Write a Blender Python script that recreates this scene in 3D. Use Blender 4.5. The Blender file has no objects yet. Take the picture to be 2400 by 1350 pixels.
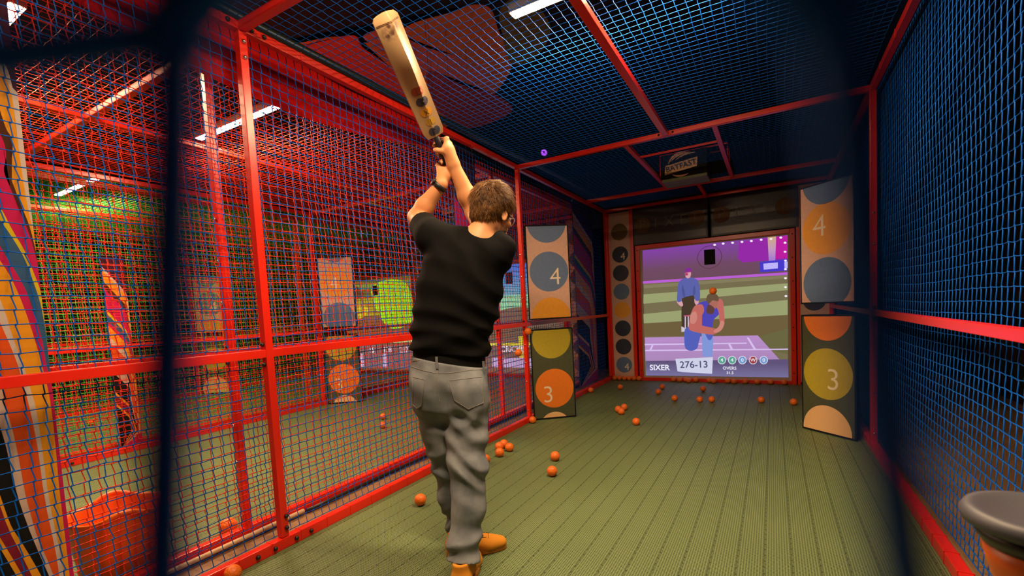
import bpy, bmesh, math, random
import numpy as np
from mathutils import Vector, Matrix
from mathutils.bvhtree import BVHTree

random.seed(7)
rng = np.random.default_rng(7)
SC = bpy.context.scene
COL = SC.collection

# ------------------------------------------------------------------ camera
YAW, PITCH, ROLL = math.radians(29.4208), math.radians(-3.6305), math.radians(3.0226)
FPX, PPX, PPY = 1090.2, 1200.0, 797.0          # focal length and optical centre in a 2400 x 1350 frame
CAM = np.array([2.2066, -1.4139, 1.16])
def _rot():
    cy, sy = math.cos(YAW), math.sin(YAW); cp, sp = math.cos(PITCH), math.sin(PITCH); cr, sr = math.cos(ROLL), math.sin(ROLL)
    return (np.array([[cy, -sy, 0], [sy, cy, 0], [0, 0, 1]]) @ np.array([[1, 0, 0], [0, cp, -sp], [0, sp, cp]])
            @ np.array([[cr, 0, sr], [0, 1, 0], [-sr, 0, cr]]))
RM = _rot()
C_R, C_F, C_U = RM[:, 0], RM[:, 1], RM[:, 2]     # camera right, forward, up
cd = bpy.data.cameras.new('camera'); cam = bpy.data.objects.new('camera', cd); COL.objects.link(cam)
cam.matrix_world = Matrix([[C_R[i], C_U[i], -C_F[i], CAM[i]] for i in range(3)] + [[0, 0, 0, 1]])
cd.sensor_width = 36; cd.lens = FPX / 2400 * 36
cd.shift_y = (PPY - 675) / 2400
cd.clip_start = 0.004; cd.clip_end = 60
cd.dof.use_dof = True; cd.dof.focus_distance = 2.5; cd.dof.aperture_fstop = cd.lens / 3.2
SC.camera = cam

# ------------------------------------------------------------------ world, exposure
w = bpy.data.worlds.new('world'); SC.world = w; w.use_nodes = True
w.node_tree.nodes['Background'].inputs[0].default_value = (.10, .10, .35, 1)
w.node_tree.nodes['Background'].inputs[1].default_value = .002
vs = SC.view_settings
vs.view_transform = 'Standard'; vs.look = 'None'; vs.gamma = 1; vs.use_curve_mapping = False
vs.exposure = 0.0
SC.cycles.use_denoising = True
SC.cycles.max_bounces = 6
SC.cycles.sample_clamp_indirect = 6
TUBE = 430.0       # the LED battens
SCREEN = .62       # projected pictures

# ------------------------------------------------------------------ dimensions (metres)
W, H, HM = 2.8206, 2.57, .99
Y2, Y3, Y4 = 2.801, 4.761, 5.646
PITCHX = 3.18

# ------------------------------------------------------------------ pixel -> place
def ray(px, py): return RM @ np.array([(px - PPX) / FPX, 1, -(py - PPY) / FPX])
def at(px, py, ax, val):
    v = ray(px, py); return CAM + v * (val - CAM[ax]) / v[ax]
def J(px, py, d): return CAM + ray(px, py) * d

# ------------------------------------------------------------------ materials
MATS = {}
def mat(name, col, rough=.5, metal=0., spec=.5, emit=None, estr=0., bump=None, var=None, sheen=0., sss=0., coat=0.):
    if name in MATS: return MATS[name]
    m = bpy.data.materials.new(name); m.use_nodes = True
    nt = m.node_tree; b = nt.nodes['Principled BSDF']
    b.inputs['Base Color'].default_value = (*col, 1); b.inputs['Roughness'].default_value = rough
    b.inputs['Metallic'].default_value = metal; b.inputs['Specular IOR Level'].default_value = spec
    if sheen: b.inputs['Sheen Weight'].default_value = sheen
    if coat: b.inputs['Coat Weight'].default_value = coat
    if sss:
        b.inputs['Subsurface Weight'].default_value = sss; b.inputs['Subsurface Radius'].default_value = (.012, .004, .002)
    if emit:
        b.inputs['Emission Color'].default_value = (*emit, 1); b.inputs['Emission Strength'].default_value = estr
    if bump or var:
        tc = nt.nodes.new('ShaderNodeTexCoord')
    if bump:
        sc, dist, strength = bump[:3]
        n = nt.nodes.new('ShaderNodeTexNoise'); n.inputs['Scale'].default_value = sc; n.inputs['Detail'].default_value = 4
        mp = nt.nodes.new('ShaderNodeMapping'); mp.inputs['Scale'].default_value = bump[3] if len(bump) > 3 else (1, 1, 1)
        nt.links.new(tc.outputs['Object'], mp.inputs['Vector']); nt.links.new(mp.outputs[0], n.inputs['Vector'])
        bp = nt.nodes.new('ShaderNodeBump'); bp.inputs['Distance'].default_value = dist; bp.inputs['Strength'].default_value = strength
        nt.links.new(n.outputs['Fac'], bp.inputs['Height']); nt.links.new(bp.outputs[0], b.inputs['Normal'])
    if var:
        sc, c2 = var[:2]
        n = nt.nodes.new('ShaderNodeTexNoise'); n.inputs['Scale'].default_value = sc; n.inputs['Detail'].default_value = 5
        nt.links.new(tc.outputs['Object'], n.inputs['Vector'])
        r = nt.nodes.new('ShaderNodeValToRGB'); r.color_ramp.elements[0].position = .38; r.color_ramp.elements[1].position = .62
        r.color_ramp.elements[0].color = (*col, 1); r.color_ramp.elements[1].color = (*c2, 1)
        nt.links.new(n.outputs['Fac'], r.inputs[0]); nt.links.new(r.outputs[0], b.inputs['Base Color'])
    MATS[name] = m; return m
def glow(name, col, strength):
    """a surface that gives off light: lamp diffusers and the projected pictures"""
    if name in MATS: return MATS[name]
    m = bpy.data.materials.new(name); m.use_nodes = True; nt = m.node_tree
    nt.nodes.remove(nt.nodes['Principled BSDF'])
    e = nt.nodes.new('ShaderNodeEmission'); e.inputs[0].default_value = (*col, 1); e.inputs[1].default_value = strength
    nt.links.new(e.outputs[0], nt.nodes['Material Output'].inputs[0]); MATS[name] = m; return m
def srgb(r, g, b):
    f = lambda c: c / 12.92 if c <= .04045 else ((c + .055) / 1.055) ** 2.4
    return (f(r / 255), f(g / 255), f(b / 255))
def px_col(name, r, g, b): return glow('picture_' + name, srgb(r, g, b), SCREEN / .62)

RED = mat('red_powder_coat', (.74, .020, .007), .28, 0, .5, bump=(40, .0004, .2))
BLUE_NET = mat('blue_twine', (.002, .10, .52), .6, 0, .12)
RED_NET = mat('red_twine', (.86, .035, .012), .55, 0, .3)
GREEN_NET = mat('green_twine', (.10, .66, .09), .55, 0, .3)
NAVY_NET = mat('navy_twine', (.003, .08, .36), .7, 0, .12)
BLACK = mat('black_plastic', (.012, .012, .013), .45)
BLACKM = mat('black_matt', (.008, .008, .009), .8, spec=.2)
CHROME = mat('zinc_bolt', (.75, .72, .68), .25, 1)
WOOD = mat('wood_planks', (.20, .10, .045), .55, var=(3, (.27, .15, .07)), bump=(12, .002, .4, (12, 1, 1)))
BEIGE_T = mat('beige_print', (.64, .39, .30), .6, var=(30, (.59, .36, .275)))
WHITEP = mat('cream_numeral', (.80, .68, .52), .6)
BLUEGREY = mat('blue_grey_print', (.11, .18, .33), .6, var=(40, (.10, .16, .30)))
ORANGE_P = mat('amber_print', (.80, .34, .015), .6, var=(40, (.74, .32, .02)))
OLIVE_P = mat('olive_yellow_print', (.46, .36, .015), .6, var=(40, (.42, .34, .02)))
VORANGE = mat('orange_print', (.82, .20, .008), .6, var=(40, (.76, .19, .01)))
DGREEN_P = mat('dark_green_print', (.065, .075, .035), .6, var=(40, (.055, .066, .03)))
CREAM_P = mat('peach_print', (.80, .48, .22), .6)
NAVY_P = mat('navy_print', (.018, .024, .055), .6)
BALL = mat('orange_rubber', (.86, .17, .012), .45, bump=(90, .004, .6))

# ------------------------------------------------------------------ mesh helpers
class MB:
    """collects shapes into one mesh"""
    def __init__(s): s.v = []; s.f = []; s.m = []; s.mats = []
    def mi(s, m):
        if m not in s.mats: s.mats.append(m)
        return s.mats.index(m)
    def add(s, vs_, fs, m):
        o = len(s.v); k = s.mi(m); s.v.extend([tuple(float(c) for c in q) for q in vs_])
        for f in fs: s.f.append(tuple(o + i for i in f)); s.m.append(k)
    def box(s, lo, hi, m, c=.004):
        """box with chamfered edges"""
        lo = np.array(lo, float); hi = np.array(hi, float); c = min(c, .45 * float((hi - lo).min()))
        bm = bmesh.new(); bmesh.ops.create_cube(bm, size=1)
        for v in bm.verts: v.co = Vector(lo + (np.array(v.co) + .5) * (hi - lo))
        if c > 0: bmesh.ops.bevel(bm, geom=bm.edges[:], offset=c, segments=2, profile=.6, affect='EDGES')
        s.bm(bm, m); return s
    def bm(s, bm, m, mx=None):
        bm.verts.ensure_lookup_table()
        for i, v in enumerate(bm.verts): v.index = i
        s.add([(mx @ v.co if mx else v.co) for v in bm.verts], [[v.index for v in f.verts] for f in bm.faces], m); bm.free()
    def tube(s, pts, r, m, n=8, cap=True):
        """round tube along a polyline; r one radius or one per point"""
        P = np.array(pts, float); r = np.full(len(P), r, float) if np.isscalar(r) else np.array(r, float)
        T = np.gradient(P, axis=0); T /= np.linalg.norm(T, axis=1)[:, None] + 1e-12
        up = np.array([0, 0, 1.]) if abs(T[0][2]) < .9 else np.array([1., 0, 0])
        vs_ = []
        for i in range(len(P)):
            a = np.cross(up, T[i]); a /= np.linalg.norm(a) + 1e-12; b = np.cross(T[i], a); up = np.cross(a, T[i]) * -1 if False else up - T[i] * up.dot(T[i]); up /= np.linalg.norm(up) + 1e-12
            for k in range(n):
                t = 2 * math.pi * k / n; vs_.append(P[i] + r[i] * (a * math.cos(t) + b * math.sin(t)))
        fs = [(i * n + k, i * n + (k + 1) % n, (i + 1) * n + (k + 1) % n, (i + 1) * n + k) for i in range(len(P) - 1) for k in range(n)]
        if cap: fs += [tuple(range(n))[::-1], tuple((len(P) - 1) * n + k for k in range(n))]
        s.add(vs_, fs, m); return s
    def lathe(s, prof, m, c=(0, 0, 0), n=32, ax=None):
        """profile of (radius, height) turned about the z axis, or about ax"""
        vs_ = []
        q = Vector((0, 0, 1)).rotation_difference(Vector(ax)).to_matrix() if ax is not None else None
        for r, z in prof:
            for k in range(n):
                t = 2 * math.pi * k / n; p = Vector((r * math.cos(t), r * math.sin(t), z))
                if q: p = q @ p
                vs_.append(p + Vector(c))
        fs = [(i * n + k, i * n + (k + 1) % n, (i + 1) * n + (k + 1) % n, (i + 1) * n + k) for i in range(len(prof) - 1) for k in range(n)]
        if prof[0][0] > 1e-6: fs.append(tuple(range(n))[::-1])
        if prof[-1][0] > 1e-6: fs.append(tuple((len(prof) - 1) * n + k for k in range(n)))
        s.add(vs_, fs, m); return s
    def poly(s, pts, m):
        """flat polygon, may be concave"""
        bm = bmesh.new(); vs_ = [bm.verts.new(Vector([float(c) for c in p])) for p in pts]
        f = bm.faces.new(vs_); bmesh.ops.triangulate(bm, faces=[f], ngon_method='EAR_CLIP'); s.bm(bm, m); return s
    def ball(s, c, r, m, n=3, sc=(1, 1, 1)):
        bm = bmesh.new(); bmesh.ops.create_icosphere(bm, subdivisions=n, radius=1)
        for v in bm.verts: v.co = Vector([c[i] + v.co[i] * r * sc[i] for i in range(3)])
        s.bm(bm, m); return s
    def build(s, name, parent=None, smooth=False):
        me = bpy.data.meshes.new(name); me.from_pydata(s.v, [], s.f)
        for m in s.mats: me.materials.append(m)
        me.polygons.foreach_set('material_index', np.array(s.m, dtype=np.int32))
        if smooth: me.polygons.foreach_set('use_smooth', np.ones(len(s.f), dtype=bool))
        me.update(); return link(name, me, parent)
def link(name, me, parent=None):
    o = bpy.data.objects.new(name, me); COL.objects.link(o)
    if parent is not None: o.parent = parent
    return o
def tag(o, label=None, cat=None, group=None, kind=None):
    for k, v in (('label', label), ('category', cat), ('group', group), ('kind', kind)):
        if v: o[k] = v
    return o
def empty(name, loc=(0, 0, 0), rz=0.):
    o = bpy.data.objects.new(name, None); COL.objects.link(o); o.location = loc; o.rotation_euler = (0, 0, rz); o.empty_display_size = .1
    return o
KIDS = {}
def copy_tree(o, parent=None, swap=None):
    c = o.copy(); COL.objects.link(c)
    if parent is not None: c.parent = parent
    if swap and c.data is not None and c.data.name in swap: c.data = swap[c.data.name]
    for ch in [x for x in list(COL.objects) if x.parent is o]: copy_tree(ch, c, swap)
    return c
def text_mb(mb, body, size, m, mx, depth=.0012, align='CENTER', shear=0., bold=0.):
    """lettering turned into mesh, its plane given by the matrix mx"""
    cu = bpy.data.curves.new('lettering', 'FONT'); cu.body = body; cu.size = size; cu.align_x = align; cu.align_y = 'CENTER'
    cu.extrude = depth; cu.shear = shear; cu.offset = bold
    o = bpy.data.objects.new('lettering', cu); COL.objects.link(o)
    me = o.evaluated_get(bpy.context.evaluated_depsgraph_get()).to_mesh()
    mb.add([mx @ v.co for v in me.vertices], [list(p.vertices) for p in me.polygons], m)
    o.evaluated_get(bpy.context.evaluated_depsgraph_get()).to_mesh_clear()
    bpy.data.objects.remove(o); bpy.data.curves.remove(cu)
def frame_mx(o, x, y):
    """matrix with its origin at o, its x and y axes along x and y"""
    x = Vector(x).normalized(); y = Vector(y); y = (y - x * y.dot(x)).normalized(); z = x.cross(y)
    return Matrix([[x[i], y[i], z[i], o[i]] for i in range(3)] + [[0, 0, 0, 1]])
def clip_rect(pts, x0, x1, y0, y1):
    """polygon cut to a rectangle"""
    for ax, v, keep in ((0, x0, 1), (0, x1, -1), (1, y0, 1), (1, y1, -1)):
        out = []
        for a, b in zip(pts, pts[1:] + pts[:1]):
            ia, ib = (a[ax] - v) * keep >= 0, (b[ax] - v) * keep >= 0
            if ia: out.append(a)
            if ia != ib:
                t = (v - a[ax]) / (b[ax] - a[ax]); out.append((a[0] + t * (b[0] - a[0]), a[1] + t * (b[1] - a[1])))
        pts = out
        if not pts: return []
    return pts
def circle(cx, cy, r, n=48): return [(cx + r * math.cos(2 * math.pi * i / n), cy + r * math.sin(2 * math.pi * i / n)) for i in range(n)]

# ------------------------------------------------------------------ the room
def slab(name, lo, hi, m):
    o = MB().box(lo, hi, m, 0).build(name); tag(o, kind='structure'); return o
def floor_tile_mat():
    m = bpy.data.materials.new('perforated_green_tile'); m.use_nodes = True; nt = m.node_tree; b = nt.nodes['Principled BSDF']
    N = nt.nodes.new; L = nt.links.new
    tc = N('ShaderNodeTexCoord'); sp = N('ShaderNodeSeparateXYZ'); L(tc.outputs['Object'], sp.inputs[0])
    def mth(op, a, bb=None):
        n = N('ShaderNodeMath'); n.operation = op
        for i, q in enumerate((a, bb)):
            if q is None: continue
            if isinstance(q, (int, float)): n.inputs[i].default_value = q
            else: L(q, n.inputs[i])
        return n.outputs[0]
    fr = lambda s, p: mth('FRACT', mth('DIVIDE', mth('ADD', s, 20.0), p))
    P = .0106
    hx = mth('GREATER_THAN', fr(sp.outputs[0], P), .42); hy = mth('GREATER_THAN', fr(sp.outputs[1], P), .45)
    hole = mth('MULTIPLY', hx, hy)
    seam = mth('LESS_THAN', fr(sp.outputs[0], P * 10), .028)
    dot = mth('MULTIPLY', mth('LESS_THAN', fr(sp.outputs[0], P * 10), .055), mth('LESS_THAN', fr(sp.outputs[1], P * 5), .18))
    dark = mth('MAXIMUM', hole, mth('MAXIMUM', mth('MULTIPLY', seam, .8), dot))
    n = N('ShaderNodeTexNoise'); n.inputs['Scale'].default_value = 2.2; n.inputs['Detail'].default_value = 6; L(tc.outputs['Object'], n.inputs['Vector'])
    base = N('ShaderNodeMix'); base.data_type = 'RGBA'; L(n.outputs['Fac'], base.inputs[0])
    base.inputs[6].default_value = (.150, .215, .085, 1); base.inputs[7].default_value = (.195, .26, .115, 1)
    mx = N('ShaderNodeMix'); mx.data_type = 'RGBA'; L(dark, mx.inputs[0]); L(base.outputs[2], mx.inputs[6]); mx.inputs[7].default_value = (.022, .034, .010, 1)
    L(mx.outputs[2], b.inputs['Base Color']); b.inputs['Roughness'].default_value = .55; b.inputs['Specular IOR Level'].default_value = .35
    bp = N('ShaderNodeBump'); bp.inputs['Distance'].default_value = .003; bp.inputs['Strength'].default_value = .5
    L(mth('SUBTRACT', 1.0, dark), bp.inputs['Height']); L(bp.outputs[0], b.inputs['Normal'])
    return m
TILE = floor_tile_mat()
slab('floor', (-12, -3.6, -.12), (4.4, 7, -.012), WOOD)
for k in range(4):
    x0 = -PITCHX * k
    o = slab('floor_%d' % (k + 1), (x0 - .0, -3.0, -.012), (x0 + W, 5.9, 0), TILE)
DARK = mat('dark_paint', (.012, .012, .016), .8, spec=.15)
def mosaic_mat():
    m = bpy.data.materials.new('dark_pixel_mosaic'); m.use_nodes = True; nt = m.node_tree; b = nt.nodes['Principled BSDF']
    N = nt.nodes.new; L = nt.links.new
    tc = N('ShaderNodeTexCoord'); sn = N('ShaderNodeVectorMath'); sn.operation = 'SNAP'; sn.inputs[1].default_value = (.09, .09, .09)
    L(tc.outputs['Object'], sn.inputs[0]); wn = N('ShaderNodeTexWhiteNoise'); L(sn.outputs[0], wn.inputs['Vector'])
    n = N('ShaderNodeTexNoise'); n.inputs['Scale'].default_value = .9; L(sn.outputs[0], n.inputs['Vector'])
    r = N('ShaderNodeValToRGB'); r.color_ramp.interpolation = 'CONSTANT'
    for i, (p, c) in enumerate(((0, (.01, .01, .012)), (.3, (.035, .012, .006)), (.5, (.006, .028, .010)), (.66, (.045, .034, .006)), (.82, (.042, .006, .006)))):
        e = r.color_ramp.elements[i] if i < 2 else r.color_ramp.elements.new(p)
        e.position = p; e.color = (*c, 1)
    L(wn.outputs['Value'], r.inputs[0])
    gt = N('ShaderNodeMath'); gt.operation = 'GREATER_THAN'; gt.inputs[1].default_value = .5; L(n.outputs['Fac'], gt.inputs[0])
    mx = N('ShaderNodeMix'); mx.data_type = 'RGBA'; L(gt.outputs[0], mx.inputs[0]); mx.inputs[6].default_value = (.01, .01, .012, 1); L(r.outputs[0], mx.inputs[7])
    L(mx.outputs[2], b.inputs['Base Color']); b.inputs['Roughness'].default_value = .7
    return m
slab('wall_back', (-12, 6.9, -.12), (4.4, 7.0, 3.7), DARK)
slab('wall_front', (-12, -3.6, -.12), (4.4, -3.5, 3.7), DARK)
slab('wall_left', (-12, -3.6, -.12), (-9.9, 7, 3.7), mat('ochre_paint', (.10, .062, .022), .8, spec=.15, var=(1.2, (.05, .04, .018))))
slab('wall_right', (4.3, -3.6, -.12), (4.4, 7, 3.7), mosaic_mat())
# ceiling with its painted mural
cb = MB().box((-12, -3.6, 3.6), (4.4, 7, 3.7), DARK, 0)
def catmull(P, n=5, closed=True):
    P = [np.array(p, float) for p in P]; out = []; m = len(P)
    for i in range(m if closed else m - 1):
        a, b, c, d = (P[(i - 1) % m], P[i], P[(i + 1) % m], P[(i + 2) % m]) if closed else (P[max(i - 1, 0)], P[i], P[i + 1], P[min(i + 2, m - 1)])
        for k in range(n):
            t = k / n; out.append(.5 * ((2 * b) + (-a + c) * t + (2 * a - 5 * b + 4 * c - d) * t * t + (-a + 3 * b - 3 * c + d) * t ** 3))
    if not closed: out.append(P[-1])
    return [tuple(float(v) for v in q) for q in out]
def mural(pts, m, dz):
    P = [at(x, y, 2, 3.6) for x, y in catmull(pts, 4)]; cb.poly([(p[0], p[1], 3.6 - dz) for p in P], m)
mural([(560, 200), (600, 110), (700, 100), (790, 85), (880, 100), (965, 55), (1050, 30), (1110, 10), (1150, 20), (1168, 70), (1200, 150), (1150, 230), (1090, 260), (1000, 330), (900, 330), (760, 260)], mat('mural_rust', (.56, .135, .040), .8), .002)
mural([(640, 140), (760, 95), (830, 82), (850, 110), (905, 150), (960, 210), (1000, 330), (800, 260)], mat('mural_red', (.70, .045, .03), .8), .004)
mural([(850, 85), (905, 70), (1000, 110), (1080, 135), (1140, 170), (1160, 215), (1080, 200), (980, 165), (900, 120)], mat('mural_mauve', (.52, .12, .13), .8), .004)
mural([(1000, 165), (1090, 200), (1160, 220), (1200, 260), (1100, 300), (1030, 260)], mat('mural_plum', (.30, .025, .06), .8), .006)
mural([(1172, 20), (1230, -10), (1290, 60), (1260, 130), (1200, 150), (1180, 90)], mat('mural_olive', (.13, .11, .035), .8), .003)
o = cb.build('ceiling'); tag(o, kind='structure')

# ------------------------------------------------------------------ cages: one steel frame each
def bolt(parent, p, ax, black=True, r=.011):
    ax = np.array(ax, float); m = BLACK if black else CHROME
    prof = [(r, 0), (r * 1.02, r * .5), (r * .8, r * 1.0), (r * .4, r * 1.25), (0, r * 1.3)]
    return MB().lathe(prof, m, p, 12, ax).build('bolt', parent, True)
T = .04
def make_frame():
    root = empty('steel_frame')
    def bar(name, lo, hi): return MB().box(lo, hi, RED, .003).build(name, root)
    for y in (-2.8, 0., Y2, 5.6):
        for s, x in ((0, -T), (1, W)):
            p = bar('post', (x, y, 0 if s else .06), (x + T, y + T, H + T))
            if y in (0., Y2):
                xf = 0. if s == 0 else W
                ax = (1, 0, 0) if s == 0 else (-1, 0, 0)
                if s == 0 and y == 0.:
                    bolt(p, (xf, y + .028, .105), ax); bolt(p, (xf, y + .030, .165), ax)
                    bolt(p, (xf, y + .02, H - .05), ax, False, .010); bolt(p, (xf, y + .02, H - .125), ax, False, .010)
                    bolt(p, (-.02, y, 1.055), (0, -1, 0)); bolt(p, (-.02, y, .955), (0, -1, 0))
                else:
                    for z in (.12, .42, .62, .8, 1.28, 1.5, 1.72):
                        bolt(p, (xf + (.5 * T if s else -.5 * T), y, z), (0, -1, 0), False, .008)
                    bolt(p, (xf + (.5 * T if s else -.5 * T), y, 1.045), (0, -1, 0)); bolt(p, (xf + (.5 * T if s else -.5 * T), y, .96), (0, -1, 0))
    for s, x in ((0, -T), (1, W)):
        b = MB().box((x - .004, -2.8, 0), (x + T + .004, 5.6, .056), RED, .006)
        for y in np.arange(-2.7, 5.5, .165):                       # cable ties round the bottom rail
            b.box((x - .0065, y, -.001), (x + T + .0065, y + .006, .0585), RED, .001)
        b = b.build('bottom_rail', root)
        if s == 0:
            for y in (-.135, -.045, .075, .165): bolt(b, (.004, y, .028), (1, 0, 0))
        bar('middle_rail', (x + .002, -2.8, HM), (x + T - .002, 5.6, HM + T))
        b = MB().box((x, -2.8, H), (x + T, 5.6, H + T), RED, .003)
        for y in np.arange(-2.6, 5.5, .42): b.box((x - .002, y, H - .002), (x + T + .002, y + .005, H + T + .002), RED, .001)
        b = b.build('top_rail', root)
        if s == 0:
            for y in (-.05, .065, .13): bolt(b, (0, y, H + .02), (1, 0, 0))
    for y in (-2.8, 0., Y2, Y3, 5.6): 
        b = bar('cross_beam', (0, y, H), (W, y + T, H + T))
        if y == Y2:
            for x in (1.375, 1.49): bolt(b, (x, y, H + .02), (0, -1, 0), True, .009)
    bar('roof_beam', (1.405, -2.76, H + .002), (1.455, 0, H + T - .002)); bar('roof_beam', (1.405, .04, H + .002), (1.455, Y2, H + T - .002))
    for x in (1.055, 1.79): bar('roof_beam', (x, Y2 + T, H + .002), (x + T, Y3, H + T - .002))
    bar('roof_beam', (1.41, Y3 + T, H + .002), (1.41 + T, 5.6, H + T - .002))
    bar('hanger_bar', (1.095, 3.30, H + .012), (1.79, 3.318, H + .03))
    for y in (4.30, 4.54): MB().tube([(1.085, y, H + .02), (1.085, y, H + .285), (1.80, y, H + .285), (1.80, y, H + .02)], .009, RED, 8).build('hanger_bar', root)
    return root
fr0 = make_frame()
tag(fr0, 'red tubular steel frame of the blue netted cage the batter stands in', 'cage frame', 'red steel cage frames')
for k, lb in ((1, 'red tubular steel frame of the red netted cage left of the batter'), (2, 'red tubular steel frame of the farthest cage with green netting')):
    f = copy_tree(fr0); f.location.x = -PITCHX * k; f['label'] = lb

# ------------------------------------------------------------------ knotted nets
def net_data(name, u0, u1, v0, v1, mp, p=.05, r=.0023, knots=True, zig=.0012, sag=.02, seed=0, hole=None, jg=1.):
    nu, nv = int(round((u1 - u0) / p)) + 1, int(round((v1 - v0) / p)) + 1
    g = np.random.default_rng(seed)
    I, K = np.meshgrid(np.arange(nu), np.arange(nv), indexing='ij')
    s = np.where((I + K) % 2 == 0, 1., -1.)
    a, b = g.random(4) * 6, g.random(4) * 6
    U = u0 + I * p + zig * s + .006 * np.sin(K * .21 + a[0]) * np.sin(I * .05 + a[1]) + .0010 * g.standard_normal(I.shape)
    V = v0 + K * p + zig * s * .8 + .007 * np.sin(I * .17 + b[0]) * np.sin(K * .09 + b[1]) + .0010 * g.standard_normal(I.shape)
    edge = np.sin(np.pi * I / (nu - 1)) * np.sin(np.pi * K / (nv - 1))
    Wd = sag * edge * (np.sin(I * .11 + a[2]) + np.sin(K * .13 + b[2])) * .5
    U = np.clip(U, u0, u1); V = np.clip(V, v0, v1)
    N = np.stack([U, V, Wd], -1)
    jog = np.array([.0034, -.0016, 0])                     # each upright strand steps sideways in its knots
    jog = jog * jg * np.array([1, -1, 0]); N2 = np.stack([N - jog, N + jog], 2).reshape(nu, nv * 2, 3)
    def strand(A, n0):                                   # A: lines x points x 3 -> three-sided twine
        Lc, n, _ = A.shape
        Tn = np.gradient(A, axis=1); Tn /= np.linalg.norm(Tn, axis=2, keepdims=True) + 1e-12
        w_ = np.array([0, 0, 1.]); aa = np.cross(Tn, w_); aa /= np.linalg.norm(aa, axis=2, keepdims=True) + 1e-12; bb = np.cross(Tn, aa)
        R = np.stack([A + r * (aa * math.cos(t) + bb * math.sin(t)) for t in (math.pi / 2, math.pi * 7 / 6, math.pi * 11 / 6)], 2)
        idx = n0 + np.arange(Lc * n * 3).reshape(Lc, n, 3)
        q = [np.stack([idx[:, :-1, k], idx[:, :-1, (k + 1) % 3], idx[:, 1:, (k + 1) % 3], idx[:, 1:, k]], -1).reshape(-1, 4) for k in range(3)]
        return R.reshape(-1, 3), np.concatenate(q)
    v1_, f1 = strand(N2, 0); v2_, f2 = strand(N.transpose(1, 0, 2), len(v1_))
    V3 = np.concatenate([v1_, v2_]); F = [f1, f2]
    nv0 = len(V3)
    if knots:
        c = N.reshape(-1, 3); k = r * 1.9
        off = np.array([[k * 1.3, 0, 0], [-k * 1.3, 0, 0], [0, k, 0], [0, -k, 0], [0, 0, k], [0, 0, -k]])
        kv = (c[:, None] + off[None]).reshape(-1, 3)
        t4 = np.array([[0, 2, 4], [2, 1, 4], [1, 3, 4], [3, 0, 4], [2, 0, 5], [1, 2, 5], [3, 1, 5], [0, 3, 5]])
        kf = (nv0 + np.arange(len(c))[:, None, None] * 6 + t4[None]).reshape(-1, 3)
        V3 = np.concatenate([V3, kv])
    V3 = mp(V3)
    if hole is not None:                                 # opening cut for the hung machine
        cx = lambda f: V3[f].mean(1); ok = lambda f: ~((cx(f)[:, 0] > hole[0]) & (cx(f)[:, 0] < hole[1]) & (cx(f)[:, 1] > hole[2]) & (cx(f)[:, 1] < hole[3]))
        F = [f[ok(f)] for f in F]
        if knots: kf = kf[ok(kf)]
    me = bpy.data.meshes.new(name)
    q = np.concatenate(F); tri = kf if knots else np.zeros((0, 3), int)
    me.vertices.add(len(V3)); me.vertices.foreach_set('co', V3.astype(np.float32).ravel())
    loops = np.concatenate([q.ravel(), tri.ravel()]).astype(np.int32)
    me.loops.add(len(loops)); me.loops.foreach_set('vertex_index', loops)
    st = np.concatenate([np.arange(len(q)) * 4, len(q) * 4 + np.arange(len(tri)) * 3]).astype(np.int32)
    me.polygons.add(len(st)); me.polygons.foreach_set('loop_start', st)
    me.polygons.foreach_set('use_smooth', np.ones(len(st), dtype=bool))
    me.update(calc_edges=True); me.validate(); return me
side_me = net_data('side_net', -1.75, 5.55, .045, 2.63, lambda v: np.stack([v[:, 2], v[:, 0], v[:, 1]], -1), seed=1)
roof_me = net_data('roof_net', 0, W, -.95, 5.55, lambda v: np.stack([v[:, 0], v[:, 1], v[:, 2] * .8 - .0], -1), seed=2, zig=.0012, r=.0019, jg=.25, hole=(1.03, 1.84, 4.14, 4.66))
def net(name, me, m, loc, label, group):
    key = me.name + m.name
    if key not in KIDS:
        d = me.copy(); d.materials.clear(); d.materials.append(m); KIDS[key] = d
    o = link(name, KIDS[key]); o.location = loc; tag(o, label, 'net', group); return o
net('side_net', side_me, BLUE_NET, (-.075, 0, 0), 'blue knotted net hung behind the red posts left of the batter', 'upright side nets')
net('side_net', side_me, BLUE_NET, (W + .075, 0, 0), 'blue knotted net along the right edge of the photo', 'upright side nets')
net('roof_net', roof_me, BLUE_NET, (0, 0, H + .062), 'blue roof net stretched over the batter under the ceiling light', 'roof nets')
net('side_net', side_me, RED_NET, (-PITCHX + W + .075, 0, 0), 'red net close behind the blue one, across the plank gap', 'upright side nets')
net('roof_net', roof_me, RED_NET, (-PITCHX, 0, H + .062), 'red roof net of the neighbouring cage, lit by its own tube', 'roof nets')
net('side_net', side_me, RED_NET, (-PITCHX - .075, 0, 0), 'red net on the far side of the neighbouring cage', 'upright side nets')
net('side_net', side_me, GREEN_NET, (-2 * PITCHX + W + .075, 0, 0), 'green net nearest to the red cage, seen through the red netting', 'upright side nets')
net('roof_net', roof_me, GREEN_NET, (-2 * PITCHX, 0, H + .062), 'green roof net glowing under the farthest light tube', 'roof nets')
net('side_net', side_me, GREEN_NET, (-2 * PITCHX - .075, 0, 0), 'green net on the farthest side of the farthest cage', 'upright side nets')

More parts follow.
